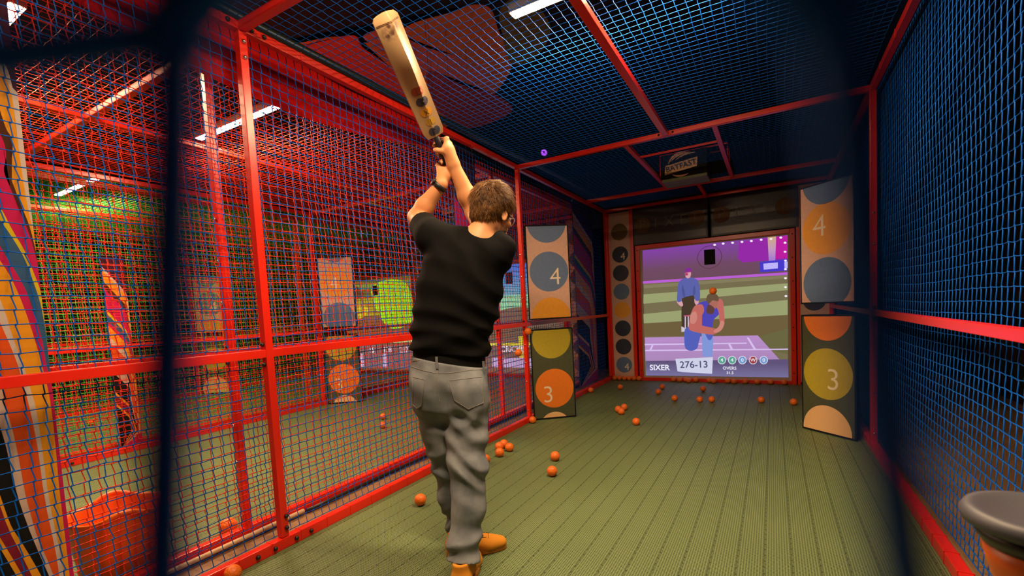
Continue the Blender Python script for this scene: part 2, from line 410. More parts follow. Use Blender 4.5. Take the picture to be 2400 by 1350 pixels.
# ------------------------------------------------------------------ LED battens over the nets
LAMP = glow('warm_tube', (1.0, .69, .40), TUBE)
def make_batten():
    root = empty('led_batten')
    MB().box((0, -.036, .012), (1.18, .036, .06), mat('grey_housing', (.25, .25, .26), .5), .006).build('housing', root)
    b = MB(); n = 10
    prof = [(math.cos(math.pi * i / n) * .032, -math.sin(math.pi * i / n) * .005 + .012) for i in range(n + 1)]
    vs_ = [(x, y, z) for x in (.012, 1.168) for y, z in prof]
    b.add(vs_, [(i, i + 1, n + 2 + i, n + 1 + i) for i in range(n)] + [tuple(range(n + 1)), tuple(range(n + 1, 2 * n + 2))[::-1]], LAMP); b.build('diffuser', root)
    for x in (.15, 1.03): MB().tube([(x, 0, .06), (x, 0, .78)], .0015, BLACK, 6).build('hanger_wire', root)
    return root
bat0 = make_batten(); bat0.location = (.93, 1.04, 2.82)
tag(bat0, 'bright LED tube over the blue roof net above the batter', 'light', 'ceiling light tubes')
for loc, lb in (((-2.25, .98, 2.82), 'bright LED tube over the red roof net, crossing behind the front post'),
                ((-5.30, .93, 2.82), 'bright LED tube over the green roof net in the farthest cage'),
                ((-2.28, -.45, 2.82), 'bright light at the top left corner above the striped banner'),
                ((.93, -.45, 2.82), 'LED tube over the blue roof net near the cage entrance')):
    c = copy_tree(bat0); c.location = loc; c['label'] = lb

# purple spot on the ceiling beyond the plank gap
def spotlight(loc, aim):
    root = empty('spotlight', loc); d = unit_(np.array(aim, float) - np.array(loc)); z = tuple(d)
    MB().lathe([(.02, -.16), (.05, -.15), (.055, 0), (.05, .0), (.045, -.006), (0, -.006)], BLACK, (0, 0, 0), 24, z).build('housing', root)
    MB().lathe([(.044, -.004), (0, -.004)], glow('purple_lens', (.42, .07, 1.0), 1.2), (0, 0, 0), 24, z).build('lens', root)
    MB().tube([(0, 0, 0), (0, 0, 3.6 - loc[2])], .012, BLACK, 8).build('stem', root)
    return tag(root, 'small purple spotlight above the roof net near the left post', 'spotlight')
unit_ = lambda v: v / np.linalg.norm(v)
sp_ = at(1275, 358, 2, 3.3); spotlight(tuple(sp_), (-.4, 2.2, 1.6))

# ------------------------------------------------------------------ hinged target panels
def make_panel(name, wd, h, z0, base, circles, numeral, side=-1):
    """local: x along the face from its left edge, y away from the viewer, z up"""
    root = empty(name)
    bl_, br_ = (.090, wd) if side < 0 else (0, wd - .048)
    fp = [(0, .004), (wd, .004), (wd, .010), (br_, .105), (bl_, .105), (0, .010)]
    bb = MB(); bb.add([(x, y, z) for z in (z0, z0 + h) for x, y in fp], [(0, 1, 2, 3, 4, 5)[::-1], (6, 7, 8, 9, 10, 11)] + [(i, (i + 1) % 6, 6 + (i + 1) % 6, 6 + i) for i in range(6)], BLACKM); bb.build('box', root)
    f = MB(); e = .013
    x0, x1, a, b = e, wd - e, z0 + e, z0 + h - e
    f.add([(x0, .002, a), (x1, .002, a), (x1, .002, b), (x0, .002, b)], [(0, 1, 2, 3)], base)
    for i, (cx, cz, r, m) in enumerate(circles):
        P = clip_rect(circle(cx, cz, r), x0, x1, a, b)
        if P: f.add([(x, .0012, z) for x, z in P], [tuple(range(len(P)))], m)
    f.build('printed_face', root)
    t = MB(); ch, cx, cz, sz = numeral
    text_mb(t, ch, sz, WHITEP, frame_mx((cx, .0008, cz), (1, 0, 0), (0, 0, 1)), .0004, bold=-.002)
    n = t.build('numeral', root); n['label'] = 'cream numeral ' + {'4': 'four', '3': 'three'}[ch]
    return root
LW = .4578
aL = math.atan2(.2844, .3588); aR = math.atan2(-.3224, .3429)
PL = (.0133, 2.8572, 0); PR = (2.4123, 3.2936, 0)
def up_z(py0, py1, z0, z1): return lambda y: z1 + (z0 - z1) * (y - py1) / (py0 - py1)
# left pair (face fractions measured on the photo)
LU = [(.228, 1.05 + .99, .205, BLUEGREY), (.235, 1.05 + .49, .205, BLUEGREY), (.236, 1.05 + .02, .205, ORANGE_P)]
LLo = [(.225, .845, .205, OLIVE_P), (.235, .325, .205, VORANGE), (.225, -.095, .17, CREAM_P)]
p = make_panel('target_panel', LW, .965, 1.052, BEIGE_T, LU, ('4', .30, 1.05 + .43, .25)); p.location = PL; p.rotation_euler[2] = aL
tag(p, 'left upper target panel, peach print with a blue circle numbered 4', 'target panel', 'target panels')
p = make_panel('target_panel', LW, .945, .006, DGREEN_P, LLo, ('3', .165, .255, .25)); p.location = PL; p.rotation_euler[2] = aL
tag(p, 'left lower target panel, dark green print with an orange circle numbered 3', 'target panel', 'target panels')
RU = [(.235, 1.085 + 1.0, .205, BLUEGREY), (.235, 1.085 + .60, .205, ORANGE_P), (.235, 1.085 + .165, .205, BLUEGREY)]
RL = [(.235, .985, .205, VORANGE), (.235, .505, .212, OLIVE_P), (.225, .03, .212, CREAM_P)]
p = make_panel('target_panel', .4707, .975, 1.083, BEIGE_T, RU, ('4', .18, 1.085 + .62, .25), 1); p.location = PR; p.rotation_euler[2] = aR
tag(p, 'right upper target panel, peach print with an amber circle numbered 4', 'target panel', 'target panels')
p = make_panel('target_panel', .4707, .985, .006, DGREEN_P, RL, ('3', .285, .455, .25), 1); p.location = PR; p.rotation_euler[2] = aR
tag(p, 'right lower target panel, dark green print with an olive circle numbered 3', 'target panel', 'target panels')
# neighbouring cages
q = make_panel('target_panel', LW, .965, 1.052, BEIGE_T, [(.228, 1.05 + 1.05, .16, BLUEGREY), (.228, 1.05 + .62, .205, ORANGE_P), (.235, 1.05 + .14, .205, BLUEGREY)], ('4', .2, 1.05 + .6, .25))
q.location = (PL[0] - PITCHX, PL[1], 0); q.rotation_euler[2] = aL
tag(q, 'upper target panel with amber circle numbered 4, seen through the blue and red nets', 'target panel', 'target panels')
q2 = make_panel('target_panel', LW, .945, .006, DGREEN_P, [(.225, .80, .205, OLIVE_P), (.235, .34, .205, VORANGE), (.225, -.055, .17, CREAM_P)], ('3', .165, .255, .25))
q2.location = (PL[0] - PITCHX, PL[1], 0); q2.rotation_euler[2] = aL
tag(q2, 'lower target panel with orange circle numbered 3, seen through the blue and red nets', 'target panel', 'target panels')
q3 = make_panel('target_panel', LW, .965, 1.052, BEIGE_T, LU, ('4', .30, 1.05 + .43, .25)); q3.location = (PL[0] - 2 * PITCHX, PL[1], 0); q3.rotation_euler[2] = aL
tag(q3, 'upper target panel in the farthest cage, pale print behind three nets', 'target panel', 'target panels')
q4 = make_panel('target_panel', LW, .945, .006, DGREEN_P, [(.225, .60, .205, OLIVE_P), (.225, .09, .205, CREAM_P)], ('3', .30, .60, .25)); q4.location = (PL[0] - 2 * PITCHX, PL[1], 0); q4.rotation_euler[2] = aL
tag(q4, 'lower target panel in the farthest cage, olive circle above a peach one', 'target panel', 'target panels')

# ------------------------------------------------------------------ projection screens
def screen_frame(root, x0, x1, z1):
    f = MB(); t = .058
    f.box((x0, Y4 - .02, 0), (x0 + t, Y4 + .05, z1), RED); f.box((x1 - t, Y4 - .02, 0), (x1, Y4 + .05, z1), RED)
    f.box((x0 + t, Y4 - .02, z1 - t), (x1 - t, Y4 + .05, z1), RED); f.box((x0 + t, Y4 - .02, 0), (x1 - t, Y4 + .05, .048), RED)
    f = f.build('frame', root)
    for z in np.arange(.15, z1, .3):
        for x in (x0 + .03, x1 - .03): bolt(f, (x, Y4 - .02, z), (0, -1, 0), True, .008)
    s = MB(); s.box((x0 + .035, Y4 + .004, .03), (x1 - .035, Y4 + .012, z1 - .035), mat('screen_cloth', (.42, .34, .27), .8), .002)
    return s.build('cloth', root)
YS = Y4 + .0025
class Pic:
    """flat picture on the screen, from outlines measured on the photograph and laid on the screen's own plane"""
    def __init__(s): s.mb = MB(); s.k = 0
    def poly(s, pts, c, smooth=False):
        s.k += 1
        if smooth: pts = catmull(pts)
        P = [at(x, y, 1, Y4) for x, y in pts]
        s.mb.poly([(p[0], YS - .00012 * s.k, p[2]) for p in P], c); return s
    def ell(s, cx, cy, rx, ry, c, n=24): return s.poly([(cx + rx * math.cos(2 * math.pi * i / n), cy + ry * math.sin(2 * math.pi * i / n)) for i in range(n)], c)
    def text(s, body, px, py, hpx, c, tilt=0., bold=0., ry=YS):
        s.k += 1; p = at(px, py, 1, Y4); p2 = at(px, py - hpx, 1, Y4); size = (p2[2] - p[2]) * 1.38
        d = Vector((math.cos(tilt), 0, math.sin(tilt)))
        text_mb(s.mb, body, size, c, frame_mx((p[0], YS - .00012 * s.k, p[2]), d, (-d.z, 0, d.x)), 0, bold=bold * size); return s
def grad_mat(name, stops, axis=2, lo=0., hi=1., noise=0.):
    """a projected picture region whose colour runs along one axis of the screen"""
    m = bpy.data.materials.new(name); m.use_nodes = True; nt = m.node_tree; nt.nodes.remove(nt.nodes['Principled BSDF'])
    e = nt.nodes.new('ShaderNodeEmission'); e.inputs[1].default_value = SCREEN / .62
    tc = nt.nodes.new('ShaderNodeTexCoord'); sp = nt.nodes.new('ShaderNodeSeparateXYZ'); mr = nt.nodes.new('ShaderNodeMapRange')
    mr.inputs[1].default_value = lo; mr.inputs[2].default_value = hi
    r = nt.nodes.new('ShaderNodeValToRGB'); n = len(stops)
    while len(r.color_ramp.elements) < n: r.color_ramp.elements.new(.5)
    for el, (p, c) in zip(r.color_ramp.elements, stops): el.position = p; el.color = (*srgb(*c), 1)
    nt.links.new(tc.outputs['Object'], sp.inputs[0]); nt.links.new(sp.outputs[axis], mr.inputs[0]); nt.links.new(mr.outputs[0], r.inputs[0])
    nt.links.new(r.outputs[0], e.inputs[0]); nt.links.new(e.outputs[0], nt.nodes['Material Output'].inputs[0]); return m

scr = empty('projection_screen', (0, 0, 0))
tag(scr, 'red framed projection screen showing a cricket bowler, at the end of the lane', 'screen', 'projection screens')
cloth = screen_frame(scr, .424, 2.462, 2.022)
G = Pic()
zt, zb = at(1510, 587, 1, Y4)[2], at(1510, 660, 1, Y4)[2]
G.poly([(1506, 587), (1846, 551), (1847, 884), (1513, 880)], px_col('field', 118, 108, 78))
G.poly([(1506, 587), (1846, 551), (1846, 640), (1507, 662)], grad_mat('picture_sky', [(0, (108, 74, 92)), (.35, (112, 74, 100)), (1, (132, 66, 165))], 2, 1.50, 1.95))
G.poly([(1733, 566), (1846, 553), (1846, 608), (1740, 615), (1729, 606)], px_col('magenta', 148, 42, 165))
G.poly([(1811, 556), (1846, 552), (1846, 605), (1817, 606)], px_col('hot_pink', 188, 30, 160))
G.poly([(1799, 556), (1819, 554), (1817, 612), (1802, 614)], grad_mat('picture_beam', [(0, (150, 110, 215)), (.5, (196, 150, 190)), (1, (205, 170, 120))], 2, 1.6, 1.95))
G.poly([(1780, 614), (1846, 607), (1846, 634), (1781, 638)], px_col('led_blue', 72, 58, 200))
G.poly([(1789, 618), (1823, 615), (1823, 629), (1790, 632)], px_col('led_white', 190, 180, 250))
G.poly([(1838, 614), (1846, 613), (1846, 628), (1839, 630)], px_col('led_white', 190, 180, 250))
G.poly([(1507, 659), (1846, 638), (1846, 644), (1507, 665)], px_col('boundary', 186, 95, 210))
lt = px_col('mown_light', 154, 160, 112); dk = px_col('mown_dark', 116, 106, 76)
G.poly([(1508, 690), (1846, 664), (1846, 680), (1508, 712)], lt); G.poly([(1509, 668), (1846, 645), (1846, 652), (1509, 676)], px_col('mown_mid', 132, 124, 92))
G.poly([(1508, 736), (1846, 703), (1846, 738), (1509, 758)], lt); G.poly([(1509, 758), (1846, 738), (1846, 790), (1510, 788)], px_col('near_brown', 110, 94, 62))
G.poly([(1775, 790), (1847, 770), (1847, 830), (1800, 820)], px_col('turf', 106, 102, 66))
G.poly([(1511, 791), (1776, 786), (1830, 846), (1513, 846)], grad_mat('picture_pitch', [(0, (168, 134, 182)), (1, (184, 140, 200))], 2, .25, .62))
wl = px_col('crease', 214, 190, 236)
for q in ([(1511, 806), (1750, 803), (1750, 806), (1511, 809)], [(1512, 820), (1847, 817), (1847, 820), (1512, 823)], [(1750, 791), (1755, 791), (1772, 818), (1766, 818)], [(1528, 808), (1532, 808), (1527, 820), (1522, 820)], [(1706, 805), (1711, 805), (1718, 818), (1712, 818)]): G.poly(q, wl)
G.poly([(1514, 846), (1847, 842), (1848, 884.5), (1514, 880)], grad_mat('picture_bar', [(0, (122, 116, 160)), (1, (96, 82, 120))], 2, .06, .28))
# standing umpire in the picture
tr = px_col('trouser', 72, 58, 44); jb = px_col('jumper', 92, 98, 168); jd = px_col('jumper_fold', 78, 84, 146); sk = px_col('umpire_skin', 214, 160, 168)
G.poly([(1598, 692), (1632, 690), (1630, 720), (1622, 760), (1612, 762), (1610, 772), (1598, 774), (1597, 740)], tr)
G.poly([(1597, 765), (1604, 768), (1606, 777), (1597, 778)], px_col('shoe', 205, 195, 205))
G.poly([(1586, 707), (1594, 700), (1601, 714), (1596, 718)], sk, True); G.poly([(1628, 700), (1637, 702), (1636, 715), (1629, 712)], sk, True)
G.poly([(1598, 655), (1612, 650), (1626, 652), (1637, 660), (1641, 690), (1638, 704), (1630, 704), (1630, 692), (1600, 698), (1597, 706), (1587, 706), (1588, 680), (1590, 664)], jb, True)
G.poly([(1600, 668), (1606, 690), (1602, 696), (1598, 680)], jd, True); G.poly([(1628, 668), (1630, 688), (1625, 692), (1624, 680)], jd, True)
G.ell(1612.5, 642, 7, 10.5, sk); G.poly([(1606, 640), (1606, 646), (1613, 645), (1612, 640)], px_col('ump_red', 176, 60, 110))
G.ell(1613.5, 633, 8, 5.5, px_col('cap', 128, 46, 150)); G.poly([(1604, 637), (1622, 634), (1622, 637), (1606, 640)], px_col('cap_peak', 150, 46, 120))
# stumps
st = px_col('stump', 222, 200, 226)
for x in (1605, 1612): G.poly([(x, 740), (x + 2.4, 740), (x + 2.4, 772), (x, 772)], st)
G.poly([(1603, 739), (1617, 738), (1617, 741), (1603, 742)], px_col('bail', 190, 90, 110))
# bowler in the picture
jn = px_col('bowl_trouser', 84, 96, 184); jl = px_col('bowl_trouser_lit', 128, 150, 214); vb = px_col('vest', 78, 70, 178); ar = px_col('arm', 192, 104, 96); arl = px_col('arm_lit', 205, 132, 120); hr = px_col('beanie', 104, 82, 62)
G.poly([(1644, 775), (1671, 780), (1672, 800), (1669, 836), (1647, 836), (1646, 800)], jl); G.poly([(1652, 776), (1671, 778), (1668, 794), (1660, 796)], jn, True)
G.poly([(1608, 768), (1640, 770), (1642, 785), (1638, 800), (1634, 816), (1622, 822), (1608, 818), (1604, 800)], jn, True)
G.poly([(1636, 712), (1655, 705), (1676, 708), (1684, 720), (1686, 735), (1672, 750), (1668, 768), (1645, 768), (1634, 760), (1628, 738), (1630, 720)], vb, True)
G.poly([(1668, 705), (1684, 700), (1694, 706), (1697, 730), (1698, 752), (1692, 760), (1686, 752), (1684, 730), (1676, 716)], ar, True)
G.poly([(1630, 716), (1646, 714), (1650, 730), (1640, 745), (1630, 758), (1650, 764), (1676, 770), (1684, 776), (1672, 784), (1650, 782), (1622, 776), (1614, 768), (1617, 745), (1622, 728)], ar, True)
G.poly([(1618, 738), (1630, 730), (1634, 745), (1628, 758), (1618, 756)], arl, True)
G.poly([(1690, 752), (1698, 756), (1692, 772), (1680, 780), (1672, 776), (1684, 766)], arl, True)
G.poly([(1664, 703), (1680, 700), (1682, 716), (1674, 724), (1664, 722)], px_col('bowl_face', 170, 106, 92), True); G.poly([(1660, 714), (1674, 722), (1670, 736), (1656, 732)], px_col('beard', 96, 62, 60), True)
G.poly([(1656, 706), (1657, 694), (1664, 688), (1676, 688), (1684, 696), (1683, 706), (1670, 704), (1662, 712)], hr, True)
# string of lights, score bar
wd = px_col('bulb', 255, 240, 255)
for x, y in ((1675, 574), (1695, 571), (1717, 569), (1739, 567), (1761, 565), (1784, 562), (1807, 560), (1830, 557), (1840, 569), (1840, 590), (1841, 611), (1841, 631), (1841, 652), (1841, 673), (1842, 694)): G.ell(x, y, 3.4, 2.4, wd, 10)
G.poly([(1583, 841), (1671, 837), (1669, 876), (1600, 872), (1588, 870)], px_col('score_card', 206, 208, 232))
G.text('276-13', 1626, 855, 16, px_col('score_ink', 74, 78, 112), .03, .012); G.text('SIXER', 1546, 862, 13, px_col('white', 238, 236, 250), .01, .02)
for x, ch, c in ((1692, '4', (96, 166, 146)), (1716, '4', (96, 166, 146)), (1740, '0', (120, 156, 206)), (1765, 'W', (158, 62, 66)), (1790, '0', (120, 156, 206))):
    G.ell(x, 844, 9.6, 9.6, px_col('white', 238, 236, 250)); G.ell(x, 844, 8.4, 8.4, px_col('badge_%s%d' % (ch, c[0]), *c)); G.text(ch, x, 844, 8, px_col('white', 238, 236, 250), 0, .01)
G.text('OVERS', 1710, 863, 7, px_col('white', 238, 236, 250), 0, .015); G.text('31.5', 1711, 874, 6.5, px_col('white', 238, 236, 250), 0, .015)
pic = G.mb.build('projected_picture', scr)
# ball outlet: disc of clear plastic with a black opening
hb = MB(); c0 = at(1663, 603, 1, Y4)
ring = MB(); ring.tube([(c0[0] + .155 * math.cos(t), YS - .012, c0[2] + .155 * math.sin(t)) for t in np.linspace(0, 2 * math.pi, 49)], .0035, mat('clear_rim', (.42, .25, .44), .3), 6, False)
ring.build('outlet_rim', scr)
P = [at(x, y, 1, Y4) for x, y in ((1651, 586), (1676, 584), (1676, 619), (1651, 621))]
hb.box((min(p[0] for p in P), YS - .014, min(p[2] for p in P)), (max(p[0] for p in P), YS - .008, max(p[2] for p in P)), BLACKM, .002); hb.build('ball_outlet', scr)

# screens of the neighbouring cages
def other_screen(k, label, paint):
    root = empty('projection_screen', (0, 0, 0)); tag(root, label, 'screen', 'projection screens')
    x0, x1 = .424 - PITCHX * k, 2.462 - PITCHX * k
    screen_frame(root, x0, x1, 2.022); pm = MB(); cnt = [0]
    def rect(a, b, c, d, m):            # fractions of the picture, from the left and from the top
        cnt[0] += 1; y = YS - .0002 * cnt[0]; fx = lambda t: x0 + .08 + t * (x1 - x0 - .16); fz = lambda t: 1.95 - t * 1.88
        pm.add([(fx(a), y, fz(d)), (fx(c), y, fz(d)), (fx(c), y, fz(b)), (fx(a), y, fz(b))], [(0, 1, 2, 3)], m)
    def blob(pts, m):
        cnt[0] += 1; y = YS - .0002 * cnt[0]; fx = lambda t: x0 + .08 + t * (x1 - x0 - .16); fz = lambda t: 1.95 - t * 1.88
        pm.poly([(fx(a), y, fz(b)) for a, b in catmull(pts)], m)
    def word(s, a, b, size, m):
        cnt[0] += 1; y = YS - .0002 * cnt[0]
        text_mb(pm, s, size, m, frame_mx((x0 + .08 + a * (x1 - x0 - .16), y, 1.95 - b * 1.88), (1, 0, 0), (0, 0, 1)), 0, bold=.004)
    paint(rect, blob, word); pm.build('projected_picture', root)
    MB().box((x0 + .92, YS - .014, 1.62), (x0 + 1.06, YS - .008, 1.82), BLACKM, .002).build('ball_outlet', root)
def paint_red(rect, blob, word):
    rect(0, 0, 1, 1, px_col('r_dusk', 120, 96, 80)); rect(0, 0, 1, .34, grad_mat('picture_red_sky', [(0, (120, 190, 190)), (1, (70, 120, 220))], 2, 1.3, 1.9))
    rect(0, .28, 1, .42, px_col('r_mint', 150, 220, 170)); blob([(.2, .5), (.45, .40), (.75, .42), (.95, .55), (.9, .7), (.3, .7)], px_col('r_brown', 120, 100, 80))
    rect(.1, .72, .9, .745, px_col('r_yellow', 225, 205, 60)); rect(.55, .66, .60, .9, px_col('r_yellow', 225, 205, 60)); rect(.25, .86, .8, .95, px_col('r_lilac', 196, 170, 215))
    word('CRICKET', .5, .78, .14, px_col('r_white', 240, 220, 230))
def paint_green(rect, blob, word):
    rect(0, 0, 1, 1, px_col('g_brown', 132, 92, 62)); rect(0, 0, 1, .36, px_col('g_lime', 112, 104, 44)); rect(0, .04, 1, .10, px_col('g_moss', 140, 150, 60)); rect(0, .20, 1, .40, px_col('g_gold', 178, 156, 44)); blob([(.05, .1), (.2, .06), (.3, .16), (.12, .2)], px_col('g_umber', 104, 72, 44)); blob([(.02, .3), (.2, .24), (.36, .33), (.2, .42)], px_col('g_sun', 226, 200, 44))
    blob([(.42, .1), (.7, .02), (.95, .1), (1, .45), (.7, .55), (.52, .4)], px_col('g_bright', 170, 240, 30)); blob([(.0, .5), (.3, .42), (.6, .5), (.5, .62), (.1, .62)], px_col('g_rust', 150, 86, 50))
    rect(0, .64, 1, .70, px_col('g_cream', 230, 220, 150)); rect(0, .72, 1, .98, px_col('g_mauve', 150, 108, 110))
    for a, s in ((.12, '69'), (.36, '15'), (.6, '128'), (.84, '217')): word(s, a, .78, .16, px_col('g_white', 245, 225, 245))
    for a in (.16, .52): rect(a, .82, a + .06, .97, px_col('g_lilac', 225, 200, 235))
other_screen(1, 'screen with blue and mint picture, seen right of the batter through red netting', paint_red)
other_screen(2, 'screen with lime green picture and white numbers, seen left of the batter through the nets', paint_green)

# ------------------------------------------------------------------ dotted column boards, sign boards, ball machines
def make_column(order=(0, 1, 2, 3, 4, 5, 6)):
    root = empty('column_board')
    f = MB(); f.box((-.002, Y4 - .02, 0), (.034, Y4 + .04, 2.56), RED); f.box((.347, Y4 - .02, 0), (.400, Y4 + .04, 2.56), RED)
    f = f.build('frame', root)
    for z in (.16, .55, .95, 1.35, 1.75): bolt(f, (.374, Y4 - .02, z), (0, -1, 0), False, .007)
    b = MB(); b.box((.034, Y4 - .004, .03), (.347, Y4 + .02, 2.55), BEIGE_T, .002)
    t = MB(); cols = (NAVY_P, NAVY_P, BLUEGREY, ORANGE_P, NAVY_P, NAVY_P, BLUEGREY)
    for i, m in enumerate([cols[q] for q in order]):
        z = .235 + (6 - i) * .281; b.add([(x, Y4 - .0055, zz) for x, zz in circle(.19, z, .122)], [tuple(range(48))], m)
        if i in (0, 6): text_mb(t, '4', .15, WHITEP, frame_mx((.232, Y4 - .0065, z - .035), (1, 0, 0), (0, 0, 1)), .0004)
    b.add([(x, Y4 - .0055, zz) for x, zz in circle(.19, .235 + 7.2 * .281, .125)], [tuple(range(48))], mat('brown_print', (.16, .09, .03), .6))
    b.build('printed_strip', root); n = t.build('numeral', root); n['label'] = 'cream numeral four'
    return root
c0 = make_column(); tag(c0, 'narrow board of stacked circles in a red frame, left of the main screen', 'board', 'circle column boards')
c1 = make_column((0, 2, 1, 4, 3, 5, 6)); c1.location.x = W - .345; tag(c1, 'narrow board of circles behind the right target panels', 'board', 'circle column boards')
for x, lb in ((-PITCHX, 'narrow board of circles beside the screen of the red cage'), (-PITCHX + W - .345, 'narrow board of circles at the right end of the red cage'), (-2 * PITCHX + W - .345, 'narrow board of circles at the right end of the farthest cage')):
    c = copy_tree(c0); c.location.x = x; c['label'] = lb
SIGNBG = mat('smoked_panel', (.016, .013, .016), .32)
def make_sign():
    root = empty('sign_board')
    MB().box((-.02, Y4 - .03, 2.03), (1.01, Y4 - .012, 2.56), BLACK, .003).build('backing', root)
    f = MB(); f.add([(0, Y4 - .0325, 2.055), (.985, Y4 - .0325, 2.055), (.985, Y4 - .0325, 2.54), (0, Y4 - .0325, 2.54)], [(0, 1, 2, 3)], SIGNBG)
    for x, m in ((.115, mat('sign_amber', (.13, .065, .018), .6)), (.865, mat('sign_amber', (.13, .065, .018), .6))): f.add([(a, Y4 - .0335, b) for a, b in circle(x, 2.31, .11)], [tuple(range(48))], m)
    f.build('printed_face', root)
    for x, ch in ((.115, 'P'), (.305, 'I'), (.495, 'X'), (.685, 'E'), (.865, 'L')):
        t = MB(); text_mb(t, ch, .2, mat('sign_letter', (.17, .135, .11), .6), frame_mx((x, Y4 - .0345, 2.31), (1, 0, 0), (0, 0, 1)), .0004, bold=-.004); t.build('letter', root)
    return root
s0 = make_sign(); s0.location.x = .43; tag(s0, 'dark lettered board above the left half of the main screen', 'sign', 'lettered boards over the screens')
for x, lb in ((1.495, 'dark lettered board above the right half of the main screen'), (.43 - PITCHX, 'dark lettered board over the left half of the red cage screen'), (1.495 - PITCHX, 'dark lettered board over the right half of the red cage screen')):
    c = copy_tree(s0); c.location.x = x; c['label'] = lb
def make_machine():
    root = empty('ball_machine'); y0 = 4.24
    x0, x1 = 1.105, 1.60; zb = H - .005
    MB().box((x0, y0, H + .0), (x1, y0 + .36, H + .27), BLACKM, .008).build('cabinet', root)
    g = MB(); g.box((x0 + .005, y0 + .005, H - .035), (x1 - .005, y0 + .33, H - .002), mat('painted_green_light', (.16, .19, .06), .35), .004); g.build('underside', root)  # green light on the cabinet's bottom face, put into this slab's colour
    lg = mat('logo_tan', (.62, .36, .22), .6); b = MB(); y = y0 - .002; cx, cz = (x0 + x1) / 2 - .03, H + .135
    a = .12                                           # the lettered band leans up to the right
    d = Vector((math.cos(a), 0, math.sin(a))); n = Vector((-d.z, 0, d.x)); o = Vector((cx, y, cz - .02))
    q = [o + d * u + n * v for u, v in ((-.185, -.05), (.165, -.05), (.185, .05), (-.165, .05))]
    b.add(q, [(0, 1, 2, 3)], lg)
    def arc(c, r0, r1, t0, t1, k=24, e=.2):
        vs_ = []
        for i in range(k + 1):
            t = t0 + (t1 - t0) * i / k; wdt = (r1 - r0) * (e + (1 - e) * math.sin(math.pi * i / k))
            for r in (r1 - wdt, r1): vs_.append((c[0] + r * math.cos(t), y, c[1] + r * math.sin(t)))
        b.add(vs_, [(2 * i, 2 * i + 1, 2 * i + 3, 2 * i + 2) for i in range(k)], lg)
    arc((cx, cz), .115, .140, .75, 2.95); arc((cx + .04, cz - .06), .165, .185, 1.2, 2.5); arc((cx + .09, cz - .11), .205, .222, 1.25, 2.3); arc((cx, cz), .118, .138, -2.35, -1.0)
    b.build('logo', root)
    t = MB(); text_mb(t, 'BATFAST', .082, BLACK, frame_mx(o - Vector((0, .0015, 0)), d, n), .0004, bold=.002); t.build('lettering', root)
    return root
m0 = make_machine(); tag(m0, 'black ball machine hung in the roof bay in front of the main screen', 'ball machine', 'roof ball machines')
for k, lb in ((1, 'black ball machine hung in the roof of the red cage'), (2, 'black ball machine hung in the roof of the farthest cage')):
    c = copy_tree(m0); c.location.x = -PITCHX * k; c['label'] = lb

# ------------------------------------------------------------------ striped banners in the gaps
def cloth_mat(n, c): return mat('banner_' + n, c, .85, spec=.15, bump=(260, .0006, .4))
BN = dict(dark=cloth_mat('plum', (.05, .012, .03)), white=cloth_mat('white', (.56, .47, .42)), orange=cloth_mat('orange', (.72, .30, .015)), brown=cloth_mat('brown', (.07, .022, .012)),
          mag=cloth_mat('magenta', (.50, .012, .09)), yel=cloth_mat('yellow', (.58, .44, .015)), navy=cloth_mat('blue', (.035, .10, .22)), red=cloth_mat('vermilion', (.66, .085, .012)), pink=cloth_mat('pale_pink', (.55, .40, .34)),
          black=cloth_mat('black', (.008, .008, .008)), mar=cloth_mat('maroon', (.20, .012, .03)))
EDGE = -.745
curves = [('white', [(0, 135), (18, 160), (33, 215)]),
          ('orange', [(0, 165), (15, 185), (30, 230), (38, 300), (52, 400), (65, 480), (76, 530), (90, 545)]),
          ('brown', [(0, 255), (15, 300), (30, 330), (28, 380), (25, 410), (35, 440), (50, 480), (70, 530), (92, 592)]),
          ('mag', [(0, 310), (12, 340), (15, 370), (10, 400), (25, 440), (45, 490), (70, 550), (95, 615)]),
          ('yel', [(0, 485), (10, 500), (30, 540), (60, 590), (80, 640), (95, 680), (108, 720)]),
          ('navy', [(0, 515), (25, 550), (55, 600), (75, 650), (95, 710), (114, 770)]),
          ('mag', [(0, 575), (20, 610), (45, 650), (65, 690), (85, 750), (100, 800), (108, 850), (122, 900)]),
          ('orange', [(0, 610), (20, 640), (40, 680), (60, 730), (80, 790), (95, 840), (105, 880), (118, 940), (130, 1040), (140, 1150), (158, 1300), (166, 1370)]),
          ('white', [(0, 700), (15, 740), (30, 790), (50, 840), (65, 890), (85, 960), (100, 1060), (115, 1170), (140, 1290), (155, 1370)]),
          ('red', [(0, 755), (20, 800), (40, 850), (55, 900), (75, 980), (90, 1060), (105, 1170), (130, 1290), (142, 1370)]),
          ('pink', [(0, 890), (15, 960), (30, 1010), (45, 1080), (60, 1160), (85, 1250), (110, 1310), (134, 1370)]),
          ('black', [(0, 1000), (15, 1050), (30, 1120), (50, 1190), (80, 1270), (124, 1370)]),
          ('orange', [(0, 1160), (25, 1230), (50, 1270), (80, 1320), (108, 1370)]),
          ('mar', [(0, 1185), (20, 1240), (45, 1290), (85, 1370)]),
          ('orange', [(0, 1260), (30, 1310), (65, 1370)]), ('black', [(0, 1285), (30, 1335), (50, 1370)])]
